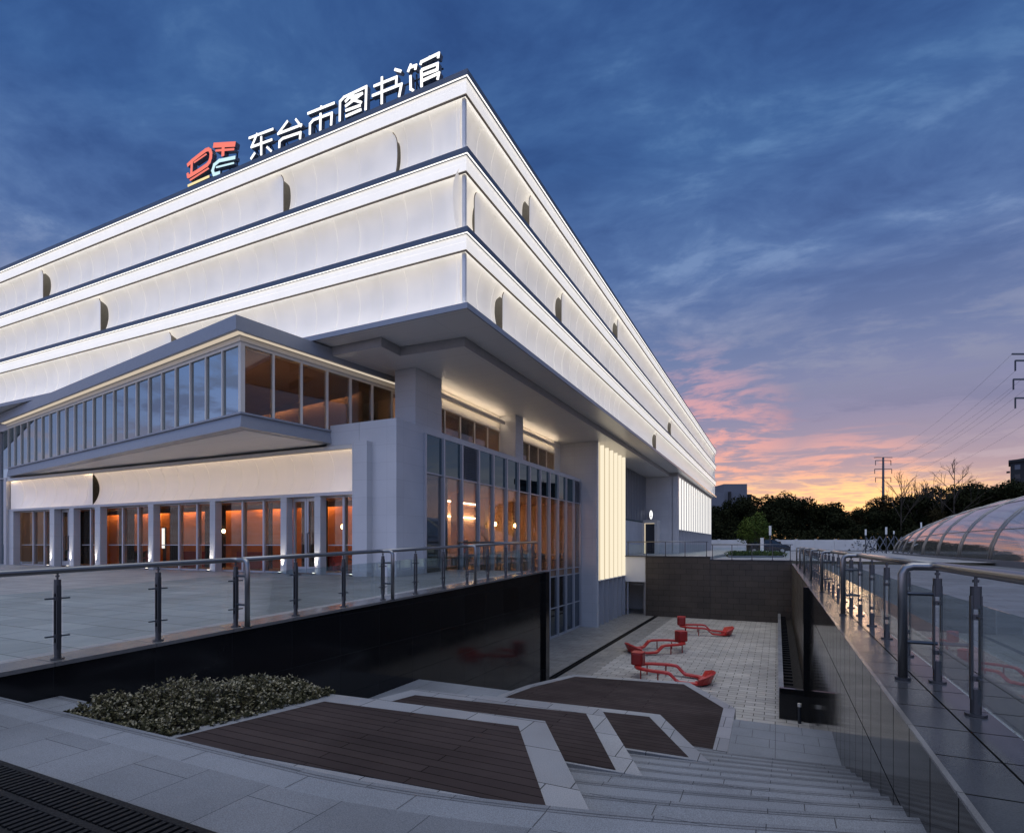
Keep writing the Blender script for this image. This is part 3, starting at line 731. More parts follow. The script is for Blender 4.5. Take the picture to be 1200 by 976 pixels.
part('wall', MB().box(EX0, -13.2, EY+.75, EY+.9, ET+.06, 5.6), 'cladx')
ZF = zp(15.2)
pil = [(-37.3, -36.85), (-33.26, -32.84), (-31.48, -31.1), (-29.29, -28.86), (-25.19, -24.82), (-21.09, -20.76), (-17.05, -16.74), (-15.33, -15.04)]
for i, (a, c_) in enumerate(pil):
    part('pillar', MB().box(a, c_, EY+.02, EY+.32, ZF-.05, EB-.062), 'cladx', E_)
def upl(x, y, z=ZF):
    part('uplight', MB().cyl(x, y, z, z+.05, .07, 12), 'darksteel', E_)
    part('uplight_lens', MB().cyl(x, y, z+.051, z+.056, .055, 12), 'uplight', E_)
def spot(x, y, z):
    l = bpy.data.lights.new('uplight_lamp', 'SPOT'); l.energy = 110; l.color = (1, .90, .74); l.spot_size = rad(34); l.spot_blend = .8; l.shadow_soft_size = .04
    o = bpy.data.objects.new('uplight_lamp', l); COL.objects.link(o); o.location = (x, y, z); o.rotation_euler = (rad(169), 0, 0)
for a, c_ in pil[1:]: upl(a+.07, EY-.09); spot(a+.09, EY-.10, ZF+.09)
upl(EX1-.14, EY-.2); spot(EX1-.07, EY-.2, ZF+.09)
def bay(x0, x1, splits, door=None):
    w = bpy.data.objects.new('entrance_window', None); COL.objects.link(w); w.parent = LIB; w.location = (20, -40, 0); W0[w.name] = (0, 0, 0)
    xs = [x0]+splits+[x1]
    for x in xs[1:-1]: part('mullion', MB().box(x-.05, x+.05, EY+.30, EY+.48, ZF, EB-.07), 'alu', w)
    for a, c_ in zip(xs[:-1], xs[1:]):
        part('window_pane', MB().box(a+.05, c_-.05, EY+.385, EY+.395, ZF+.05, EB-.1), 'g_hall', w)
        part('rail', MB().box(a+.05, c_-.05, EY+.36, EY+.42, ZF+1.05, ZF+1.085), 'alu', w)
    part('sill', MB().box(x0, x1, EY+.33, EY+.45, ZF-.02, ZF+.05), 'alu', w); part('head', MB().box(x0, x1, EY+.33, EY+.45, EB-.12, EB-.063), 'alu', w)
def door(x0, x1):
    w = bpy.data.objects.new('entrance_door', None); COL.objects.link(w); w.parent = LIB; w.location = (20, -40, 0); W0[w.name] = (0, 0, 0)
    xm = (x0+x1)/2
    for a, c_ in ((x0, xm-.01), (xm+.01, x1)):
        b = MB(); b.box(a, a+.09, EY+.33, EY+.42, ZF+.02, EB-.07); b.box(c_-.09, c_, EY+.33, EY+.42, ZF+.02, EB-.07); b.box(a+.09, c_-.09, EY+.33, EY+.42, ZF+.02, ZF+.25); b.box(a+.09, c_-.09, EY+.33, EY+.42, EB-.20, EB-.07)
        part('window_pane', MB().box(a+.09, c_-.09, EY+.37, EY+.38, ZF+.25, EB-.2), 'g_hall', w); part('leaf_frame', b, 'alu', w)
    for x in (xm-.14, xm+.14): part('handle', MB().tube([(x, EY+.30, ZF+.75), (x, EY+.24, ZF+.78), (x, EY+.24, ZF+1.5), (x, EY+.30, ZF+1.53)], .018, 8), 'darksteel', w)
bay(-36.85, -33.26, [-35.5, -34.4]); door(-32.82, -31.5); bay(-31.1, -29.29, [-30.2]); bay(-28.86, -25.19, [-27.6, -26.4])
bay(-24.82, -21.09, [-23.5, -22.3]); bay(-20.76, -17.05, [-19.5, -18.3]); door(-16.72, -15.35); bay(-15.04, -13.26, [-14.2])
# hall interior
H_ = bpy.data.objects.new('entrance_hall', None); COL.objects.link(H_); H_.parent = LIB; H_.location = (20, -40, 0); W0[H_.name] = (0, 0, 0)
part('floor', MB().box(-38, -13.25, 15.7, 19.9, ZF-.1, ZF-.004), 'inner', H_)
part('ceiling', MB().box(-38, -13.25, 15.85, 18.6, EB+.02, EB+.1), 'inner', H_)
part('back_wall', MB().box(-38, -13.25, 18.45, 18.58, ZF, EB+.02), 'orange', H_)
b = MB()
for x0, x1 in ((-38, -36.5), (-35.0, -33.0), (-31.2, -29.8), (-27.0, -26.2), (-24.4, -22.9), (-20.4, -19.9), (-18.2, -16.7), (-14.3, -13.9)):
    n = int((x1-x0)/.07)
    for k in range(n): b.obox((x0+.07*k+.035, 17.35+.03*(k % 2), (ZF+EB)/2), (.036, .012*(1 if k % 2 else -1), 0), (0, .012, 0), (0, 0, (EB-ZF)/2-.02))
part('curtain', b, 'curtain', H_)
part('fill_shield', MB().box(-38, -13.25, 18.05, 18.09, EB-.22, EB+.015), 'inner', H_)  # board added to hide the strips behind it
for k in range(8): part('ceiling_light', MB().box(-36.8+2.9*k, -34.6+2.9*k, 18.15, 18.27, EB-.03, EB+.01), 'hall_light', H_)  # hidden strips added to wash the orange wall with light
for x in (-29.6, -25.6, -21.6, -17.4, -14.6): part('bench_seat', MB().box(x-.8, x+.8, 17.5, 18.0, ZF, ZF+.75), 'redd', H_)
# reading hall interior
Q = bpy.data.objects.new('reading_hall', None); COL.objects.link(Q); Q.parent = LIB; Q.location = (20, -40, 0); W0[Q.name] = (0, 0, 0)
part('floor', MB().box(-19.6, -11.72, 18.65, 34.6, -.5, -.06), 'inner', Q)
part('ceiling', MB().box(-19.6, -11.98, 18.65, 34.6, 4.03, 4.1), 'beige', Q)
part('back_wall', MB().box(-19.6, -19.45, 18.65, 34.6, -.05, 4.03), 'beige', Q)
b = MB(); b.box(-19.4, -11.75, 18.60, 18.66, -.05, 4.03); part('side_wall', b, 'innerdark', Q)
part('end_wall', MB().box(-19.4, -11.9, 34.45, 34.6, -.05, 4.03), 'beige', Q)
b = MB()
for y in (22.9, 24.6, 27.6, 31.2): b.box(-15.3, -14.9, y, y+.45, -.05, 4.03)
part('pier', b, 'beige', Q)
for k in range(2):
    part('ceiling_light', MB().box(-18.2, -17.9, 20.5+7.4*k, 25.5+7.4*k, 4.0, 4.028), 'read_light', Q)
part('cove_strip', MB().box(-19.44, -19.3, 19, 34.3, 3.2, 3.25), 'read_light', Q)
b = MB(); b.box(-19.6, -19.45, 16.9, 34.6, FL, -.5); b.box(-19.6, -11.8, 16.75, 16.85, FL, -.5); b.box(-19.6, -11.72, 34.5, 34.6, FL, -.5); part('basement_wall', b, 'innerdark', Q)
part('basement_floor', MB().box(-19.4, -11.75, 16.9, 34.4, FL-.02, FL+.02), 'innerdark', Q)
part('ceiling_light', MB().box(-17, -15, 24, 24.3, -.56, -.52), 'dim_light', Q)
# far-left curtain wall
L_ = bpy.data.objects.new('glass_facade', None); COL.objects.link(L_); L_.parent = LIB; L_.location = (20, -40, 0); W0[L_.name] = (0, 0, 0)
for k in range(8): part('mullion', MB().box(-37.85-1.25*k, -37.73-1.25*k, 15.5, 15.68, ZF, 8.03), 'alu', L_)
for k in range(7):
    part('window_pane', MB().box(-39.0-1.25*k, -37.86-1.25*k, 15.58, 15.60, ZF, 5.0), 'g_prow', L_)
    part('window_pane', MB().box(-39.0-1.25*k, -37.86-1.25*k, 15.58, 15.60, 5.05, 7.6), 'g_prow', L_)
b = MB(); b.box(-62, -37.7, 15.5, 15.66, 5.0, 5.05); b.box(-62, -37.7, 15.4, 15.7, 7.6, 8.03); part('transom', b, 'alu', L_)
b = MB(); b.box(-46, -38.1, 18.5, 18.6, ZF, 8.03); part('back_wall', b, 'beige', L_)
part('ceiling_light', MB().box(-44, -39, 16.5, 16.7, 7.5, 7.54), 'hall_light', L_)

# ------------------------------------------------------------------ things in the rooms
def pendant(x, y, zt, z, lab, r=.085):
    t = thing('pendant_lamp', lab, 'lamp', (x, y, z))
    MB().tube([(x, y, zt), (x, y, z+r)], .008, 6).build('cord', 'darksteel', t)
    b = MB(); n = 10
    rings = [[(x+r*math.sin(a)*math.cos(2*math.pi*k/n), y+r*math.sin(a)*math.sin(2*math.pi*k/n), z+r*math.cos(a)) for k in range(n)] for a in [.15+(math.pi-.3)*q/6 for q in range(7)]]
    b.prismr(rings); b.build('globe', 'bulb', t, smooth=True)
pendant(-15.75, 17.2, EB, 2.1, 'small glowing globe lamp seen through the right entrance door', .11)
pendant(-18.9, 17.3, EB, 2.05, 'small glowing globe lamp behind the glass left of the right entrance door')
pendant(-23.0, 17.3, EB, 2.0, 'small glowing globe lamp in the orange hall between middle pillars')
pendant(-14.6, 28.2, 4.0, 2.55, 'left of two glowing globe lamps in the reading hall glass facade', .13)
pendant(-14.6, 31.0, 4.0, 2.55, 'right of two glowing globe lamps in the reading hall glass facade', .13)
t = thing('wall_screen', 'bright white projection screen inside the reading hall, first bays from the stone corner', 'screen', (-15.2, 21.2, 1.2))
MB().box(-15.25, -15.2, 19.9, 21.2, 1.9, 2.75).build('display', 'screenw', t); MB().box(-15.3, -15.252, 19.85, 21.25, .4, 2.8).build('frame', 'whitepaint', t)
t = thing('television', 'dark television cabinet on the reading hall back wall', 'television', (-19.2, 25.4, 1.2))
MB().box(-19.4, -19.1, 28.6, 30.3, .9, 2.5).build('cabinet', 'darkfurn', t); MB().box(-19.1, -19.08, 28.75, 30.15, 1.2, 2.0).build('display', 'recess', t)
def chair(x, y, a, lab, proto=[None]):
    if proto[0] is None:
        t = thing('cafe_chair', lab, 'chair', (0, 0, 0), 'chairs in the reading hall', local=True)
        MB().box(-.22, .22, -.22, .22, .43, .47).build('seat', 'darkfurn', t, bevel=.01)
        MB().box(-.22, .22, .20, .24, .55, .9).build('backrest', 'darkfurn', t, bevel=.01)
        for sx in (-.2, .2):
            for sy in (-.2, .2): MB().cyl(sx, sy, 0, .43, .015, 6).build('leg', 'darksteel', t)
        proto[0] = t
    else: t = copy_tree(proto[0]); t['label'] = lab
    t.location = (x, y, -.055); t.rotation_euler = (0, 0, a)
def table(x, y, lab, proto=[None]):
    if proto[0] is None:
        t = thing('reading_table', lab, 'table', (0, 0, 0), 'tables in the reading hall', local=True)
        MB().box(-.4, .4, -.9, .9, .71, .75).build('tabletop', 'beige', t, bevel=.008)
        for sx in (-.34, .34):
            for sy in (-.82, .82): MB().box(sx-.025, sx+.025, sy-.025, sy+.025, 0, .71).build('leg', 'darksteel', t)
        proto[0] = t
    else: t = copy_tree(proto[0]); t['label'] = lab
    t.location = (x, y, -.055)
for k, y in enumerate((20.6, 23.9, 27.2, 30.5, 33.2)):
    table(-13.2, y, 'pale reading table behind the right glass facade, %s from the stone corner' % ORD[k])
    for j, (dx, dy, a) in enumerate(((-.62, -.45, 1.57), (-.62, .45, 1.57), (.62, -.45, -1.57), (.62, .45, -1.57))):
        chair(-13.2+dx, y+dy, a, 'dark chair at the %s reading table from the stone corner, %s' % (ORD[k], ('inner near seat', 'inner far seat', 'window side near seat', 'window side far seat')[j]))
def shelf(y, lab):
    t = thing('bookshelf', lab, 'bookshelf', (-18.9, y, -.05), 'bookshelves in the reading hall')
    b = MB()
    for z in (0, .42, .84, 1.26, 1.68): b.box(-19.2, -18.86, y-.75, y+.75, -.05+z, -.02+z)
    b.box(-19.22, -19.2, y-.77, y+.77, -.05, 1.7)
    for yy in (y-.77, y+.75): b.box(-19.2, -18.86, yy, yy+.02, -.05, 1.68)
    b.build('case', 'darkfurn', t)
    for z in (0, .42, .84, 1.26):
        b = MB(); q = y-.72
        while q < y+.68:
            w_ = R.uniform(.03, .07); b.box(-19.15, -18.95, q, q+w_*.9, -.018+z, -.018+z+R.uniform(.22, .33)); q += w_
        b.build('book_row', ('redd', 'cream', 'fascia', 'beige')[int(z*10) % 4], t)
for k, y in enumerate((20.0, 22.2, 24.4, 26.6, 31.8)): shelf(y, '%s full bookshelf from the stone corner at the back of the reading hall' % ORD[k])
def pot_plant(x, y, z, lab, s=1):
    t = thing('potted_plant', lab, 'plant', (x, y, z))
    MB().cyl(x, y, z, z+.35*s, .13*s, 12, .17*s).build('pot', 'darkfurn', t)
    b = MB()
    for k in range(26):
        a = R.uniform(0, 6.28); l = R.uniform(.35, .75)*s; e = R.uniform(.2, 1.2)
        d = Vector((math.cos(a)*math.cos(e), math.sin(a)*math.cos(e), math.sin(e))); q = Vector((-math.sin(a), math.cos(a), 0))*.045*s
        p0 = Vector((x, y, z+.35*s)); m_ = p0+d*l*.6; p1 = p0+d*l+Vector((0, 0, -.12*s))
        b.add([p0, m_-q, p1, m_+q], [(0, 1, 2, 3)])
    b.build('leaves', 'leaf', t)
pot_plant(-14.35, 16.4, ZF, 'bushy potted plant behind the rightmost entrance window')
pot_plant(-28.0, 16.6, ZF, 'bushy potted plant in the hall beside the white light box', 1.1)
pot_plant(-34.6, 16.5, ZF, 'leafy potted plant behind the leftmost entrance window', 1.1)
t = thing('light_box', 'tall slim white light box glowing in the orange hall', 'light box', (-27.9, 17.6, ZF))
MB().box(-27.85, -27.70, 17.5, 17.55, ZF+.9, ZF+1.9).build('display', 'screenw', t); MB().box(-27.87, -27.68, 17.56, 17.62, ZF, ZF+1.95).build('frame', 'darkfurn', t)

# ------------------------------------------------------------------ oval sign over the terrace door
t = thing('oval_sign', 'small lit oval sign mounted above the terrace door portal', 'sign', (-11.35, 55.3, 4.3))
def oval(cx, cz, rx, rz, y0, y1, n=24): return MB().prismr([[(cx+rx*math.cos(2*math.pi*k/n), y, cz+rz*math.sin(2*math.pi*k/n)) for k in range(n)] for y in (y0, y1)])
oval(-11.25, 4.3, .17, .46, 55.3, 55.42).build('body', 'alu', t)
oval(-11.25, 4.3, .15, .43, 55.285, 55.298).build('lit_face', 'letter', t)
oval(-11.25, 4.36, .05, .09, 55.27, 55.283, 12).build('emblem', 'fascia', t); MB().box(-11.31, -11.19, 55.27, 55.283, 4.05, 4.22).build('emblem', 'fascia', t)
MB().box(-11.28, -11.22, 55.42, 55.68, 4.25, 4.35).build('bracket', 'darksteel', t)

# ------------------------------------------------------------------ roof sign
SY = 14.32
def onroof(u, v):
    k = (u-600)/FPX; a, b_, c_ = k*CT-ST, k*ST+CT, (HZ-v)/FPX
    q = SY/b_; return (a*q, CZ+c_*q)
def stroke_set(strokes, w, y0, y1):
    """strokes are poly-lines in the sign's own upright plane, made solid"""
    b = MB(); n = 0
    for s in strokes:
        ww = w*(s[1] if isinstance(s, tuple) else 1); pts = s[0] if isinstance(s, tuple) else s
        for i in range(len(pts)-1):
            p0, p1 = Vector(pts[i]), Vector(pts[i+1]); d = (p1-p0).normalized(); q = Vector((-d.y, d.x))*ww/2
            e0 = d*ww*.42 if i > 0 else Vector((0, 0)); e1 = d*ww*.42 if i < len(pts)-2 else Vector((0, 0))
            P4 = [p0-e0+q, p1+e1+q, p1+e1-q, p0-e0-q]; o = n*.0013
            b.prismr([[(x, y0-o, z) for x, z in P4], [(x, y1, z) for x, z in P4]]); n += 1
    return b
def px(seq, ox, oy, sc): return [onroof(ox+a/sc, oy+b_/sc) for a, b_ in seq]
c48 = lambda seq: px(seq, 280, 60, 4.8)
chars = [
 [[(55,490),(192,438)], [(103,462),(70,540),(186,498)], [(125,480),(125,586)], [(66,608),(90,572)], [(157,540),(182,564)]],
 [[(274,392),(220,465),(354,414)], [(318,383),(350,424)], [(226,545),(228,508),(246,492),(346,458),(343,496)]],
 [[(385,352),(537,291)], [(463,308),(460,322)], [(398,470),(399,410),(418,388),(522,349),(518,418)], [(459,350),(457,446)]],
 [[(566,395),(568,284),(590,260),(716,200),(712,332)], [(642,238),(597,286)], [(628,262),(692,240),(598,312)], [(632,272),(690,290)], [(600,336),(684,306)], [(600,368),(688,330)]],
 [[(757,198),(886,146),(884,192)], [(748,252),(914,186),(900,258)], [(804,145),(803,298)], [(876,104),(912,114)]],
 [[(968,72),(950,118)], [(955,95),(996,80),(991,105)], [(964,138),(966,214),(982,224)], [(1076,30),(1070,44)], [(1020,78),(1026,62),(1124,14),(1120,40)], [(1026,108),(1028,202)], [(1026,108),(1118,72),(1116,106),(1030,138)], [(1030,170),(1126,126),(1118,162)]],
]
sg = thing('roof_sign', 'white glowing characters 东台市图书馆 standing along the roof edge on dark struts', 'sign', (-13.5, SY, 15.35))
for s in chars:
    st_ = [c48(q) for q in s]
    o = stroke_set(st_, .078, SY+.02, SY+.17).build('character', 'coping', sg)
    stroke_set(st_, .075, SY-.005, SY+.012).build('lit_face', 'letter', o)
b = MB()
x = -17.5
while x < -9.3:
    b.box(x-.02, x+.02, SY+.19, SY+.23, 15.2, 16.25); b.beam((x, SY+.21, 16.1), (x, SY+1.0, 15.2), .03, .03); x += .72
b.box(-17.6, -9.3, SY+.19, SY+.22, 15.55, 15.59); b.box(-17.6, -9.3, SY+.19, SY+.22, 16.05, 16.09)
b.build('support_frame', 'darksteel', sg)
c12 = lambda seq: px(seq, 200, 150, 12)
lg = thing('logo_sign', 'red, blue and yellow lettermark logo glowing at the left end of the roof sign', 'sign', (-20, SY, 15.35))
def logo(strokes, w, mat, name):
    s = [(c12(q[0]), q[1]) for q in strokes]
    o = stroke_set(s, w, SY+.02, SY+.20).build(name, 'coping', lg)
    stroke_set(s, w*.96, SY-.005, SY+.012).build('lit_face', mat, o)
logo([([(232,528),(300,462),(420,368),(492,314),(528,302),(553,318),(566,360),(562,420),(545,478),(512,522),(400,598),(250,688)], 1.15), ([(300,470),(292,650)], .9), ([(240,640),(248,700)], .9), ([(330,492),(505,372)], .35), ([(275,738),(535,572)], .45)], .115, 'logored', 'letter_d')
logo([([(600,245),(905,228)], 1.25), ([(632,320),(890,300)], .5), ([(738,250),(732,396)], .95)], .15, 'logored', 'letter_t')
logo([([(905,415),(680,462),(612,520),(588,600),(606,655),(690,632)], .9), ([(640,556),(888,494)], .4)], .135, 'logoblue', 'letter_c')
logo([([(240,815),(540,680)], .7)], .12, 'logoyel', 'underline')
b = MB()
for x in (-21.0, -20.5, -20.0, -19.5, -19.0, -18.6): b.box(x-.02, x+.02, SY+.22, SY+.26, 15.2, 16.3)
b.box(-21.1, -18.5, SY+.22, SY+.25, 15.7, 15.74); b.build('support_frame', 'darksteel', lg)
# ------------------------------------------------------------------ glass railings
def railing(label, x, y0, ys, zf, side, loop_y, glass_to=None, group=None, yend=None, start_down=False):
    """posts at ys along y at plan x; handrail from y0; at loop_y the rail turns sideways (side) and down."""
    ym = (ys[0]+ys[-1])/2
    t = thing('railing', label, 'railing', (x, ym, zf(ym)), group)
    def pt(y, h): return (x, y, zf(y)+h)
    HR = 1.08
    rail = [pt(y0, HR), pt((y0+ys[-1])/2, HR)]
    yl = ys[-1] if loop_y is None else loop_y
    if loop_y is not None:
        z = zf(yl)
        rail += [(x, yl-.12, zf(yl)+HR), (x+side*.02, yl-.03, z+HR), (x+side*.07, yl, z+HR), (x+side*.19, yl, z+HR), (x+side*.245, yl, z+HR-.02), (x+side*.27, yl, z+HR-.075), (x+side*.27, yl, z+.02)]
        MB().cyl(x+side*.27, yl, z, z+.02, .065, 14).build('floor_flange', 'darksteel', t)
        b = MB()
        for h in (.36, .82): b.tube([(x, yl, z+h), (x+side*.27, yl, z+h)], .018, 8)
        b.build('cross_bar', 'steel', t)
    else: rail += [pt(yend if yend else ys[-1], HR)]
    MB().tube(rail[:-1]+[rail[-1]], .040, 14).build('handrail', 'railsteel', t, smooth=True)
    for y in ys:
        z = zf(y); b = MB()
        b.cyl(x, y, z, z+.015, .07, 14); b.cyl(x, y, z+.015, z+.20, .036, 12)
        for dx in (-.028, .028): b.box(x+dx-.007, x+dx+.007, y-.025, y+.025, z+.12, z+.90)
        b.cyl(x, y, z+.80, z+.97, .036, 12); b.cyl(x, y, z+.97, z+1.05, .011, 8); b.cyl(x, y, z+1.0, z+1.02, .022, 8)
        for h in (.28, .74):
            b.tube([(x, y-.13, z+h), (x, y+.13, z+h)], .010, 8); b.cyl(x, y, z+h-.02, z+h+.02, .04, 10)
        b.build('post', 'steel', t)
    yy = ([y0] if ys[0]-y0 > .5 else []) + list(ys)
    for a, c in zip(yy[:-1], yy[1:]):
        b = MB(); g = .06
        b.prismr([[(x-.005, a+g, zf(a)+.10), (x+.005, a+g, zf(a)+.10), (x+.005, a+g, zf(a)+.84), (x-.005, a+g, zf(a)+.84)],
                  [(x-.005, c-g, zf(c)+.10), (x+.005, c-g, zf(c)+.10), (x+.005, c-g, zf(c)+.84), (x-.005, c-g, zf(c)+.84)]])
        b.build('glass_panel', 'g_rail', t)
    return t
zl = lambda y: zp(y)+.012
XL = -7.93
GL, GRR = 'glass railing sections along the left plaza edge', 'glass railing sections along the right terrace edge'
railing('nearest glass railing section on the left plaza edge, ending in the large left loop', XL, .6, [2.46, 3.71, 4.93, 6.18], zl, 1, 6.18, group=GL)
railing('second glass railing section on the left plaza edge, looped before the stone corner', XL, 6.3, [7.42, 8.66, 9.90], zl, 1, 9.90, group=GL)
railing('third glass railing section on the left plaza edge, in front of the reading hall glass', XL, 10.0, [11.14, 12.38, 13.62], zl, 1, 13.62, group=GL)
railing('last glass railing section on the left plaza edge, at the end of the black wall', XL, 13.7, [14.86, 16.1, 17.34, 18.3], zl, 1, None, group=GL, yend=18.55)
def railing_x(label, y, x0, xs, zf, x1, glassy=True, group=None):
    t = thing('railing', label, 'railing', ((x0+x1)/2, y, zf), group)
    MB().tube([(x0, y, zf+1.06), (x1, y, zf+1.06)], .032, 10).build('handrail', 'railsteel', t, smooth=True)
    for x in xs:
        b = MB(); b.cyl(x, y, zf, zf+.02, .06, 10); b.box(x-.025, x+.025, y-.012, y+.012, zf+.02, zf+1.03)
        b.build('post', 'steel', t)
    for a, c in zip(xs[:-1], xs[1:]):
        MB().box(a+.06, c-.06, y-.005, y+.005, zf+.10, zf+.86).build('glass_panel', 'g_rail', t)
    return t
railing_x('dark return railing at the plaza end in front of the reading hall glass', 18.78, -11.4, [-11.3, -10.2, -9.1, -8.1], zl(18.8), -7.95)
zr = lambda y: .112
XR = 1.35
railing('nearest glass railing section on the right terrace, with the big loop at its end', XR, .4, [1.3, 2.62, 3.95, 5.28, 6.39], zr, -1, 6.39, group=GRR)
for k in range(6):
    b0 = 6.39+5.36*k
    railing('%s glass railing section from the camera along the right terrace edge' % ORD[k+1], XR, b0+.15, [b0+1.36, b0+2.66, b0+3.98, b0+5.36], zr, -1, b0+5.36, group=GRR)
railing_x('pale railing on the high part of the far court wall by the lit door', 42.1, -10.4, [-10.3, -8.9, -7.5, -6.1, -4.6], .52, -4.5)
railing_x('pale railing on the low part of the far court wall before the parked car', 42.12, -4.3, [-4.2, -2.9, -1.6, -.3, .8], .31, .95)

# ------------------------------------------------------------------ red bench sculptures
def bench(label, x, y, rot, proto=[None]):
    if proto[0] is None:
        t = thing('sculptural_bench', label, 'bench', (0, 0, 0), 'red looped benches in the sunken court', local=True)
        half = [(-1.36, .0, .44), (-1.33, .22, .44), (-1.2, .46, .44), (-.95, .62, .44), (-.6, .70, .44), (-.2, .73, .44), (-.02, .73, .43), (.08, .73, .39), (.30, .72, .17), (.40, .71, .12), (.8, .67, .10), (1.08, .55, .10), (1.26, .34, .10), (1.34, .0, .10)]
        P = [Vector(q) for q in half]+[Vector((q[0], -q[1], q[2])) for q in reversed(half[1:-1])]
        b = MB(); rings = []; m = len(P)
        for i in range(m):
            d = P[(i+1) % m]-P[i-1]; n = Vector((-d.y, d.x, 0)).normalized(); wv = .13; hv = .042; u = Vector((0, 0, 1)); p = P[i]
            rings.append([p-n*wv-u*hv, p+n*wv-u*hv, p+n*(wv*.92)+u*hv, p-n*(wv*.92)+u*hv])
        rings.append(rings[0]); b.prismr(rings, False); b.build('seat_ribbon', 'red', t, bevel=.012)
        hx = [(-1.60, -.22), (-1.50, -.30), (-1.20, -.30), (-1.12, -.24), (-1.12, .24), (-1.20, .30), (-1.50, .30), (-1.60, .22)]
        b = MB(); b.prismr([[(a, c, z) for a, c in hx] for z in (.486, .98)]); b.build('back_block', 'redd', t, bevel=.05)
        b = MB(); b.prismr([[(a*.98-.02, c*.95, z) for a, c in hx] for z in (.984, .999)]); b.build('block_cap', 'red', t)
        b = MB(); rings = []
        for k in range(9):
            a = rad(-62+124*k/8); ca, sa = math.cos(a), math.sin(a); c0_ = Vector((.72, 0, 0)); d = Vector((ca, sa, 0))
            lift = .26+.2*math.cos(a*1.3)
            rings.append([c0_+d*.42+Vector((0, 0, .05)), c0_+d*.74+Vector((0, 0, .05)), c0_+d*.92+Vector((0, 0, lift)), c0_+d*.86+Vector((0, 0, lift+.05)), c0_+d*.68+Vector((0, 0, .17)), c0_+d*.42+Vector((0, 0, .15))])
        b.prismr(rings); b.build('lounge_end', 'red', t, bevel=.008)
        for (a, c, h) in ((-1.12, .52, .40), (-1.12, -.52, .40), (-.40, .72, .40), (-.40, -.72, .40)):
            MB().cyl(a, c, 0, h, .028, 8).build('leg', 'redd', t)
        proto[0] = t
    else: t = copy_tree(proto[0]); t['label'] = label
    t.location = (x, y, FL); t.rotation_euler = (0, 0, rot)
bench('red looped bench nearest the timber decks, its block back at the left', -3.75, 22.5, rad(-2))
bench('middle red looped bench, its block back at the right', -5.45, 28.1, rad(218))
bench('farthest red looped bench, before the brown far wall', -3.9, 34.9, rad(10))

# ------------------------------------------------------------------ glass roof vault on the right terrace
DX, DY0, DY1, DW, DH = 18.0, 12.0, 84.0, 6.2, 4.7
D = thing('glass_vault', 'long curved glass vault skylight with ribs on the right terrace', 'skylight', (DX, 48, .11))
def dsec(y):
    q = (y-46)/40.; s = max(.0, 1-q*q)**.42
    return s
NR = 12
ys = [14, 22, 30, 37, 43.5, 50, 56, 61.5, 66.5, 71, 74.5, 77.5]
def dpt(y, a, r=1.0):
    s = dsec(y); return (DX - DW*(.80+.2*s)*math.cos(a)*r, y, .45 + DH*s*math.sin(a)*r)
na = 18
for i in range(NR):
    for o_ in ((-.2, .2) if i < 9 else (0,)):
        MB().tube([dpt(ys[i]+o_, math.pi*k/na) for k in range(na+1)], .075, 6).build('rib', 'domeframe', D, smooth=True)
for i in range(NR-1):
    b = MB()
    y0, y1 = ys[i]+.2, ys[i+1]-.2; m = 4
    vs = [dpt(y0+(y1-y0)*q/m, math.pi*k/na) for q in range(m+1) for k in range(na+1)]
    b.add(vs, [(q*(na+1)+k, q*(na+1)+k+1, (q+1)*(na+1)+k+1, (q+1)*(na+1)+k) for q in range(m) for k in range(na)])
    b.build('glazing', 'g_dome', D, smooth=True)
for fr in (.13, .30, .5, .70, .87):
    MB().tube([dpt(y, math.pi*fr) for y in ys], .03, 6).build('purlin', 'domeframe', D)
b = MB(); vs = []
b.prismr([[(DX-DW*(.8+.2*dsec(y))-.15, y, .11), (DX-DW*(.8+.2*dsec(y))-.15, y, .46), (DX-DW*(.8+.2*dsec(y))+.12, y, .46), (DX-DW*(.8+.2*dsec(y))+.12, y, .11)] for y in ys]); b.build('kerb', 'conc', D)
b = MB(); b.prismr([[(DX+DW*(.8+.2*dsec(y))-.15, y, .11), (DX+DW*(.8+.2*dsec(y))-.15, y, .46), (DX+DW*(.8+.2*dsec(y))+.12, y, .46), (DX+DW*(.8+.2*dsec(y))+.12, y, .11)] for y in ys]); b.build('kerb', 'conc', D)

# ------------------------------------------------------------------ trees and plants
def leaf_mass(lobes, n, s0, s1, seed, flat=.0):
    r = random.Random(seed); b = MB(); tot = sum(l[3]**2 for l in lobes)
    for (cx, cy, cz, rr, sq) in lobes:
        for _ in range(int(n*rr*rr/tot)):
            d = Vector((r.gauss(0, 1), r.gauss(0, 1), r.gauss(0, 1))).normalized()
            q = rr*(.35+.75*r.random()**.55)*(1+.25*mnoise.noise(d*2.2+Vector((cx, cy, cz))))
            p = Vector((cx+d.x*q, cy+d.y*q, cz+d.z*q*sq))
            nrm = (d+Vector((r.gauss(0, .6), r.gauss(0, .6), r.gauss(0, .6)))).normalized()
            u = nrm.orthogonal().normalized(); a = r.uniform(0, 6.28); v = nrm.cross(u); u, v = u*math.cos(a)+v*math.sin(a), v*math.cos(a)-u*math.sin(a)
            s = r.uniform(s0, s1)
            b.add([p-u*s, p-v*s*.55-u*s*.2, p+u*s, p+v*s*.55+u*s*.1], [(0, 1, 2, 3)])
    return b
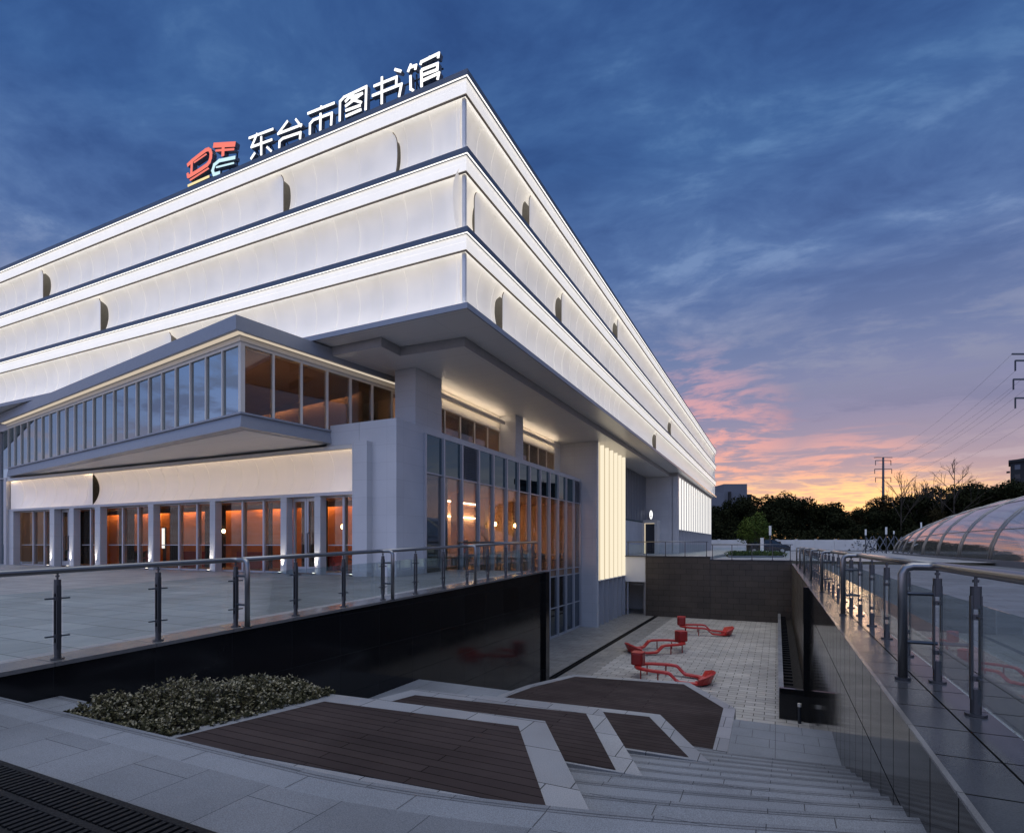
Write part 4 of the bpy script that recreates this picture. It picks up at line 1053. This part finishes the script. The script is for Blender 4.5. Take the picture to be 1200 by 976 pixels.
def make_tree(kind, h, seed, w, mat, n=1500, s0=.16, s1=.34):
    r = random.Random(seed); t = thing('tree', 'tree', 'tree', (0, 0, 0), local=True)
    b = MB(); b.tube([(0, 0, 0), (.1, .05, h*.25), (.05, 0, h*.55), (0, .1, h*.8)], [.18, .15, .10, .04], 8)
    lobes = []
    for k in range(kind):
        a = 6.28*k/kind+r.uniform(-.4, .4); q = r.uniform(.25, .95)*w; z = h*r.uniform(.42, .86)
        rr = r.uniform(.2, .34)*h*.62
        lobes.append((math.cos(a)*q*.8, math.sin(a)*q*.8, z, rr, r.uniform(.7, 1)))
        b.tube([(0, 0, h*.3), (math.cos(a)*q*.4, math.sin(a)*q*.4, z*.75), (math.cos(a)*q*.8, math.sin(a)*q*.8, z)], [.08, .05, .02], 6)
    lobes.append((0, 0, h*.85, h*.15, 1)); lobes.append((0, 0, h*.52, h*.27, .9))
    b.build('trunk', 'bark', t); leaf_mass(lobes, n, s0, s1, seed).build('crown', mat, t)
    return t
protos = [make_tree(8, 10.5, 11, 3.6, 'leafdark', 6000, .14, .32), make_tree(9, 9.0, 23, 3.9, 'leafdark', 6000, .14, .32), make_tree(7, 11.0, 31, 3.0, 'leafbrown', 5000, .13, .30)]
used = set()
def place_tree(k, u, Y, topv, label, group, wid=1.0):
    x, y = far(u, Y); h = (zat(topv, Y)-.2)*R.uniform(.76, 1.12)
    src = protos[k]; base = (10.5, 9.0, 11.0)[k]*.98
    t = src if k not in used else copy_tree(src); used.add(k)
    t['label'] = label; t['group'] = group; s = h/base
    t.location = (x, y, .2); t.scale = (s*wid, s*wid, s); t.rotation_euler = (0, 0, R.uniform(0, 6.28))
GT = 'dark trees behind the boundary wall'
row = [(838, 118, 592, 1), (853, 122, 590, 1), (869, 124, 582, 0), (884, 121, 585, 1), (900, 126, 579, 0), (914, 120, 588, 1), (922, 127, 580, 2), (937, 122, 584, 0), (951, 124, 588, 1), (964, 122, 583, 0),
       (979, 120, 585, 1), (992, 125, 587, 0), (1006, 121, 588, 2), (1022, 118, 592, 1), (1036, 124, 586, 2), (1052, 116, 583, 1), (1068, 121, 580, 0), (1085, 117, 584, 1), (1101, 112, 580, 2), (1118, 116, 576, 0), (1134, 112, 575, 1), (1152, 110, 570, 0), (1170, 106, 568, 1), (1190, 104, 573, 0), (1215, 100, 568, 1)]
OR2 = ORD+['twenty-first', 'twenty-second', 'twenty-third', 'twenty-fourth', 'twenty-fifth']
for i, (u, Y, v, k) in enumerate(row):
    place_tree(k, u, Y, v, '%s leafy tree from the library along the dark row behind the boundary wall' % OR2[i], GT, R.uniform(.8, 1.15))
# dark undergrowth below the row closes it to one mass
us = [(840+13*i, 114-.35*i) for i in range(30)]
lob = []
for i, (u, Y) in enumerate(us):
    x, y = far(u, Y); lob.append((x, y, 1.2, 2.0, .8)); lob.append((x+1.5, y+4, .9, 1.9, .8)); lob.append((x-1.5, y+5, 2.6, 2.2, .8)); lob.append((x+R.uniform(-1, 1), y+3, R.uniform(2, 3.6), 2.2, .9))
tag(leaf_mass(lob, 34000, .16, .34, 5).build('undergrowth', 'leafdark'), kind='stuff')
# trees beyond the right edge, seen mirrored in the glass
for i, (x, y, s) in enumerate(((43, 18, .9), (46, 27, .8), (44, 36, 1.0), (47, 45, .85), (44, 54, .95), (47, 64, .9), (45, 74, .95))):
    t = copy_tree(protos[i % 2]); t['label'] = '%s dark tree along the far side of the right terrace, counted from the camera' % ORD[i]; t['group'] = 'trees mirrored in the reading hall glass'
    t.location = (x, y, 0); t.scale = (s, s, s); t.rotation_euler = (0, 0, i)
# small bright tree in the planting bed
t = make_tree(6, 4.6, 77, 1.5, 'leaf', 2400, .07, .14)
x, y = far(890, 60); t.location = (x, y, .3); t['label'] = 'small bright green tree in the planting bed before the parked car'
t2 = make_tree(6, 4.2, 78, 1.2, 'leaf', 1800, .07, .14); x, y = far(876, 63); t2.location = (x, y, .3); t2['label'] = 'small bright green tree nearest the glowing terrace wall'
pb = thing('planting_bed', 'low green ground cover bed with a kerb beside the pale terrace', 'plants', (*far(888, 50), .3))
lob = []
for i in range(14):
    x, y = far(858+4.2*i, 48+R.uniform(-1.2, 1.6)); lob.append((x, y, .52, .62, .5))
leaf_mass(lob, 3500, .05, .11, 9).build('foliage', 'leaf', pb)
b = MB(); q = [far(854, 46.3), far(917, 46.3), far(919, 50.5), far(852, 50.5)]; b.prism(q, .29, .42); b.build('kerb', 'conc', pb)
# bare trees
def bare(h, seed, spread):
    r = random.Random(seed); t = thing('bare_tree', 'bare tree', 'tree', (0, 0, 0), local=True); trunk = MB(); tw = MB()
    def grow(p, d, l, rr, lev, b):
        q = p+d*l; b.tube([p, (p+q)/2+Vector((r.gauss(0, .02), r.gauss(0, .02), 0))*l, q], [rr, rr*.8, rr*.6], 5)
        if lev == 0: return
        for k in range(4 if lev > 1 else 3):
            e = p+(q-p)*(.45+.18*k); a = r.uniform(0, 6.28)
            nd = (d+Vector((math.cos(a), math.sin(a), r.uniform(0, .3)))*spread).normalized()
            grow(e, nd, l*r.uniform(.5, .7), rr*.5, lev-1, tw)
    trunk.tube([(0, 0, 0), (0, 0, h*.5), (.1, 0, h)], [.16, .11, .03], 7)
    for k in range(8):
        z = h*(.34+.075*k); a = 2.4*k; d = Vector((math.cos(a)*spread*1.2, math.sin(a)*spread*1.2, 1)).normalized()
        grow(Vector((0, 0, z)), d, h*(.36-.034*k), .075, 2, tw)
    trunk.build('trunk', 'bark', t); tw.build('branches', 'bark', t); return t
for i, (u, Y, v, h0, sp, lab) in enumerate(((1118, 105, 540, 14, .75, 'tallest bare branching tree above the dark row, right of the far pylon'), (1056, 112, 556, 12.5, .45, 'slim bare tree just right of the far pylon'),
        (1074, 116, 566, 11, .4, 'thin bare tree between two taller bare trees'), (1086, 116, 566, 11, .4, 'very thin bare sapling left of the tallest bare tree'), (1103, 112, 570, 10.5, .5, 'short bare tree close beside the tallest bare tree'))):
    h = zat(v, Y)-.2; t = bare(h, 40+i, sp); x, y = far(u, Y); t.location = (x, y, .2); t['label'] = lab

# ------------------------------------------------------------------ far setting objects
bw = thing('boundary_wall', 'pale painted boundary wall in front of the dark tree row', 'wall', (*far(920, 109), .2))
def wline(u0, Y0, u1, Y1, z0, z1, w, n):
    a, c = Vector(far(u0, Y0)), Vector(far(u1, Y1)); d = (c-a).normalized(); q = Vector((-d.y, d.x))*w/2
    wall = MB().prism([tuple(a+q), tuple(c+q), tuple(c-q), tuple(a-q)], z0, z1); pr = MB()
    for k in range(n+1):
        p = a+(c-a)*k/n; pr.prism([tuple(p+q*1.9-d*.2), tuple(p+q*1.9+d*.2), tuple(p-q*1.9+d*.2), tuple(p-q*1.9-d*.2)], z0, z1+.12)
    return wall, pr
a_, b_ = wline(820, 110, 1025, 108, .2, 2.25, .25, 9)
a_.build('wall', 'permwall', bw); b_.build('pier', 'permwall', bw)
# parked car seen from the side
cr = thing('parked_car', 'dark people carrier parked side-on before the boundary wall', 'car', (0, 0, 0), local=True)
prof = [(-2.4, .35), (-2.42, .95), (-2.25, 1.30), (-2.0, 1.62), (-1.2, 1.72), (.3, 1.70), (.75, 1.62), (1.55, 1.10), (2.25, .92), (2.42, .70), (2.4, .35)]
b = MB(); b.prismr([[(x*(1-.02*abs(s)), .9*s*(1 if z < 1.1 else .86), z) for x, z in prof] for s in (-1, -.94, .94, 1)]); b.build('body', 'carpaint', cr, bevel=.03)
for s in (-1, 1):
    for pts in ([(-1.95, 1.15), (-1.85, 1.55), (-.75, 1.60), (-.75, 1.15)], [(-.68, 1.15), (-.68, 1.60), (.25, 1.60), (.35, 1.15)], [(.42, 1.15), (.32, 1.60), (.68, 1.54), (1.3, 1.13)]):
        MB().prismr([[(x, s*.80*(1.125 if z < 1.2 else 1), z) for x, z in pts], [(x, s*.802*(1.14 if z < 1.2 else 1), z) for x, z in pts]]).build('side_window', 'g_car', cr)
    for wx in (-1.5, 1.5):
        w_ = MB().tube([(wx, s*.70, .34), (wx, s*.93, .34)], .34, 20).build('wheel', 'tyre', cr); MB().tube([(wx, s*.931, .34), (wx, s*.945, .34)], .21, 16).build('rim', 'rim', w_)
    MB().box(2.25, 2.42, s*.62-.18, s*.62+.18, .70, .84).build('headlight', 'cream', cr)
MB().box(1.0, 1.35, -.7, .7, 1.2, 1.42).build('windscreen', 'g_car', cr)
x, y = far(900, 66); cr.location = (x, y, .3); cr.rotation_euler = (0, 0, rad(2))
# posts and stakes
def post(u, Y, v0, v1, w, lab, mat='whitepaint', base=.25):
    x, y = far(u, Y); t = thing('marker_post', lab, 'post', (x, y, base)); zt = zat(v0, Y); zb = zat(v1, Y)
    MB().box(x-.06, x+.06, y-.06, y+.06, base, zb).build('shaft', 'darksteel', t); MB().box(x-w/2, x+w/2, y-.05, y+.05, zb, zt).build('sign_plate', mat, t)
post(893, 52, 630, 652, .30, 'broad white upright board standing before the parked car')
post(902.5, 56, 616, 627, .22, 'tall dark post with a pale plate beside the small green tree')
post(1014.5, 70, 620, 627, .18, 'pale tipped post left of the wooden tree stakes')
post(1038.5, 66, 617.5, 626, .20, 'pale tipped post standing among the wooden tree stakes')
post(1047.5, 74, 622, 625.5, .15, 'shortest pale tipped post, right among the tree stakes')
post(1079.5, 80, 612, 619, .18, 'pale tipped post behind the glass vault end')
for i, (u, Y) in enumerate(((1018, 72), (1027, 70), (1035, 73), (1044, 69), (1053, 72))):
    x, y = far(u, Y); t = thing('tree_stake', '%s pair of crossed wooden stakes from the left, beyond the railing end' % ORD[i], 'stakes', (x, y, .25), 'crossed wooden stakes')
    for s in (-1, 1):
        MB().beam((x-.75*s, y-.2*s, .2), (x+.35*s, y+.1*s, 2.4), .08, .08).build('stake', 'conc', t)
# tower blocks
tb = thing('tower_block', 'grey blue stepped tower block far behind the trees beside the library', 'building', (*far(860, 300), 0))
def blk(u0, u1, Y, vtop, dep, name, mat):
    p0, p1 = Vector(far(u0, Y)), Vector(far(u1, Y)); d = Vector((-ST, CT))*dep
    return MB().prism([tuple(p0), tuple(p1), tuple(p1+d), tuple(p0+d)], 0, zat(vtop, Y)).build(name, mat, tb)
blk(830, 849, 300, 577, 25, 'low_wing', 'conc'); blk(848.3, 875.5, 301, 567, 25, 'tower', 'conc'); blk(854.5, 857, 299.5, 576, 2, 'stair_slot', 'conc2'); blk(875.6, 881, 303, 579, 20, 'step_wing', 'conc2')
rb = thing('apartment_block', 'dark apartment block with deep eaves at the right edge', 'building', (*far(1215, 190), 0))
p0, p1 = Vector(far(1184, 190)), Vector(far(1260, 175)); d = p0.normalized()*14
MB().prism([tuple(p0), tuple(p1), tuple(p1+d), tuple(p0+d)], 0, zat(542, 190)).build('wall', 'conc2', rb)
e_ = (p1-p0).normalized(); q0, q1 = p0-e_*1.4-Vector((-ST, CT))*1.2, p1+e_*2-Vector((-ST, CT))*1.2
zt = zat(542, 190)
MB().prism([tuple(q0), tuple(q1), tuple(q1+d), tuple(q0+d)], zt, lambda x, y: zt+.6 if (Vector((x, y))-q0).length < 3 else zt+2.4).build('roof', 'conc2', rb)
for fl in range(6):
    for k in range(5):
        p = p0+e_*(1.2+3.4*k); nrm = Vector((ST, -CT))
        z = zt-2.6-3.2*fl; w_ = MB().prism([tuple(p+nrm*.05), tuple(p+e_*1.5+nrm*.05), tuple(p+e_*1.5-nrm*.2), tuple(p-nrm*.2)], z, z+1.6).build('window', 'winfar' if (k+fl) % 3 else 'conc', rb)
    s_ = p0-e_*1.1; MB().prism([tuple(s_), tuple(s_+e_*1.0), tuple(s_+e_*1.0+d*.2), tuple(s_+d*.2)], zt-3.3-3.2*fl, zt-2.9-3.2*fl).build('balcony', 'conc2', rb)
# pylons and wires
def pylon(u, Y, lab):
    x, y = far(u, Y); t = thing('power_pylon', lab, 'pylon', (x, y, 0)); ztop = 42.2
    MB().cyl(x, y, 0, ztop, .75, 12, .42).build('pole', 'pylon', t)
    ax = Vector((CT, ST, 0)); tips = []
    for z, l in ((42.0, 4.3), (40.6, 3.6), (36.6, 4.0), (32.6, 3.6)):
        MB().beam(Vector((x, y, z))-ax*l, Vector((x, y, z+.0))+ax*l, .28, .30).build('cross_arm', 'pylon', t)
        for s in (-1, 1):
            p = Vector((x, y, z))+ax*l*s
            if z < 42: MB().tube([p+ax*-.0, p+Vector((0, 0, -2.2))], .16, 6).build('insulator', 'darksteel', t)
            tips.append(p+Vector((0, 0, -2.2 if z < 42 else 0)))
    return tips
t1 = pylon(1035, 260, 'distant pylon with four cross arms above the sunset trees'); t2_ = pylon(1209.5, 118.5, 'nearer pylon cut off at the right edge, only its arm tips showing')
for i, (p, q) in enumerate(zip(t1, t2_)):
    pts = []
    for k in range(25):
        f = k/24; c = p+(q-p)*f; c.z -= 7*4*f*(1-f)*.55; pts.append(c)
    nm = ('top arm', 'second arm', 'third arm', 'lowest arm')[i//2]; sd = ('left', 'right')[i % 2]
    tag(MB().tube(pts, .020, 5).build('power_cable', 'darksteel'), 'thin power cable strung between the two pylons from the %s end of the %s' % (sd, nm), 'cable', 'cables between the pylons')

# ------------------------------------------------------------------ dusk sky
world = bpy.data.worlds.new('World'); scene.world = world; world.use_nodes = True
t = world.node_tree; N, L = t.nodes, t.links; N.clear()
geo = N.new('ShaderNodeTexCoord'); vec = geo.outputs['Generated']
sep = N.new('ShaderNodeSeparateXYZ'); L.new(vec, sep.inputs[0])
z = math_(t, 'MAXIMUM', sep.outputs[2], 0.0)
def dotd(v):
    d = N.new('ShaderNodeVectorMath'); d.operation = 'DOT_PRODUCT'; L.new(vec, d.inputs[0]); d.inputs[1].default_value = v; return d.outputs['Value']
k0 = .60; gdir = Vector((k0*CT-ST, k0*ST+CT, 0)).normalized()
az = dotd(tuple(gdir))
warm = ramp(t, z, [(0, (.98, .50, .24)), (.045, (.88, .44, .28)), (.07, (.66, .38, .34)), (.10, (.45, .34, .39)), (.14, (.34, .295, .395)), (.20, (.245, .25, .40)), (.30, (.155, .208, .39)), (.42, (.082, .160, .37)), (.56, (.043, .118, .315)), (.72, (.033, .096, .275)), (.78, (.16, .19, .25)), (.86, (.86, .95, 1.12)), (1, (1.2, 1.3, 1.5))])
cool = ramp(t, z, [(0, (.30, .30, .40)), (.1, (.24, .27, .42)), (.25, (.15, .215, .41)), (.42, (.082, .160, .37)), (.56, (.043, .118, .315)), (.72, (.033, .096, .275)), (.78, (.16, .19, .25)), (.86, (.86, .95, 1.12)), (1, (1.2, 1.3, 1.5))])  # overhead stops, above the view, brightened beyond dusk to light the ground
base = mixc(t, maprange(t, az, .80, .99), cool, warm)
# brighter open sky behind the viewer
base = mixc(t, maprange(t, sep.outputs[1], .05, -.9), base, mixc(t, 1., base, (3.9, 3.6, 3.3), 'MULTIPLY'))
# sheet clouds on a flat layer
dn = math_(t, 'ADD', z, .10)
cx = math_(t, 'DIVIDE', sep.outputs[0], dn); cy = math_(t, 'DIVIDE', sep.outputs[1], dn)
cmb = N.new('ShaderNodeCombineXYZ'); L.new(cx, cmb.inputs[0]); L.new(cy, cmb.inputs[1])
rot = N.new('ShaderNodeMapping'); rot.inputs['Rotation'].default_value = (0, 0, rad(-25)); rot.inputs['Scale'].default_value = (.95, 1.3, 1); L.new(cmb.outputs[0], rot.inputs['Vector'])
warp = N.new('ShaderNodeTexNoise'); warp.inputs['Scale'].default_value = .9; warp.inputs['Detail'].default_value = 3; L.new(rot.outputs[0], warp.inputs['Vector'])
wv = N.new('ShaderNodeVectorMath'); wv.operation = 'MULTIPLY_ADD'; L.new(warp.outputs['Color'], wv.inputs[0]); wv.inputs[1].default_value = (.65, .65, 0); L.new(rot.outputs[0], wv.inputs[2])
n1 = nz(t, 2.6, 8, wv.outputs[0], .62); n2 = nz(t, 1.3, 6, wv.outputs[0], .58); n3 = nz(t, 8.0, 7, wv.outputs[0], .66)
cl = maprange(t, math_(t, 'ADD', math_(t, 'MULTIPLY', n1, .62), math_(t, 'ADD', math_(t, 'MULTIPLY', n2, .23), math_(t, 'MULTIPLY', n3, .15))), .45, .575)
# dark slate undersides high up, pale/pink lower down toward the glow
mott = math_(t, 'ADD', math_(t, 'MULTIPLY', n2, .45), math_(t, 'ADD', math_(t, 'MULTIPLY', n1, .38), math_(t, 'MULTIPLY', n3, .17)))
hi = mixc(t, 1., base, ramp(t, mott, [(.40, (.62, .68, .78)), (.48, (.87, .89, .93)), (.545, (1.15, 1.10, 1.05)), (.62, (2.0, 1.62, 1.30))]), 'MULTIPLY')
lo_pink = ramp(t, z, [(0, (1.0, .60, .30)), (.08, (.98, .48, .32)), (.17, (.86, .40, .37)), (.27, (.60, .34, .42)), (.42, (.22, .24, .42)), (1, (.1, .15, .33))])
lo_grey = ramp(t, z, [(0, (.55, .40, .40)), (.12, (.46, .38, .45)), (.20, (.19, .21, .36)), (.28, (.24, .275, .42)), (.36, (.18, .23, .40)), (.45, (.15, .22, .41)), (1, (.06, .12, .32))])
kp = .30; pdir = Vector((kp*CT-ST, kp*ST+CT, .15)).normalized()
pm = maprange(t, dotd(tuple(pdir)), .976, .998)
gm = maprange(t, dotd(tuple(Vector((gdir.x, gdir.y, .03)).normalized())), .985, .998)
ccol = mixc(t, math_(t, 'MAXIMUM', pm, gm), lo_grey, lo_pink)
ccol = mixc(t, maprange(t, z, .34, .52), ccol, hi)
sky = mixc(t, math_(t, 'MULTIPLY', cl, maprange(t, z, .02, .1, .55, .9)), base, ccol)
sky = mixc(t, math_(t, 'MULTIPLY', maprange(t, z, .24, .46), maprange(t, z, .82, .72)), sky, hi)
# glow core near the horizon
core = math_(t, 'MULTIPLY', maprange(t, dotd(tuple(gdir)), .966, .995), maprange(t, z, .125, .06))
streak = maprange(t, math_(t, 'ADD', math_(t, 'MULTIPLY', n1, .6), math_(t, 'MULTIPLY', n3, .4)), .40, .60)
sky = mixc(t, math_(t, 'MULTIPLY', core, math_(t, 'ADD', math_(t, 'MULTIPLY', streak, 1.0), .22), True), sky, (1.3, .80, .34))
# faint physical sky underneath
ns_ = N.new('ShaderNodeTexSky'); ns_.sky_type = 'NISHITA'; ns_.sun_disc = False; ns_.sun_elevation = rad(1.0)
ns_.sun_rotation = math.atan2(gdir.x, gdir.y); ns_.air_density = 1.5
add = mixc(t, .015, sky, ns_.outputs[0], 'ADD')
dnm = mixc(t, maprange(t, sep.outputs[2], -.02, .0), (.03, .032, .035), add)
bg = N.new('ShaderNodeBackground'); L.new(dnm, bg.inputs[0]); bg.inputs[1].default_value = 1.0
wo = N.new('ShaderNodeOutputWorld'); L.new(bg.outputs[0], wo.inputs[0])
# last light of the sun, almost gone
sl = bpy.data.lights.new('sun', 'SUN'); sl.energy = .12; sl.color = (1, .62, .36); sl.angle = rad(6)
so = bpy.data.objects.new('sun', sl); COL.objects.link(so)
so.rotation_euler = (Vector((gdir.x, gdir.y, .06))).to_track_quat('Z', 'Y').to_euler()

# ------------------------------------------------------------------ camera and output
cd = bpy.data.cameras.new('camera'); cam = bpy.data.objects.new('camera', cd); COL.objects.link(cam)
cd.sensor_width = 36; cd.sensor_fit = 'HORIZONTAL'; cd.lens = 36*FPX/1200; cd.shift_x = 0; cd.shift_y = (HZ-488)/1200
cam.location = (0, 0, CZ); cam.rotation_euler = (rad(90), 0, TH)
cd.clip_start = .05; cd.clip_end = 6000
scene.camera = cam
vs_ = scene.view_settings; vs_.view_transform = 'Standard'; vs_.look = 'None'; vs_.exposure = 0; vs_.gamma = 1; vs_.use_curve_mapping = False
scene.render.engine = 'CYCLES'; scene.cycles.use_denoising = True
scene.cycles.max_bounces = 6; scene.cycles.transparent_max_bounces = 12; scene.cycles.sample_clamp_indirect = 4; scene.cycles.diffuse_bounces = 3; scene.cycles.glossy_bounces = 3
scene.cycles.caustics_reflective = False; scene.cycles.caustics_refractive = False
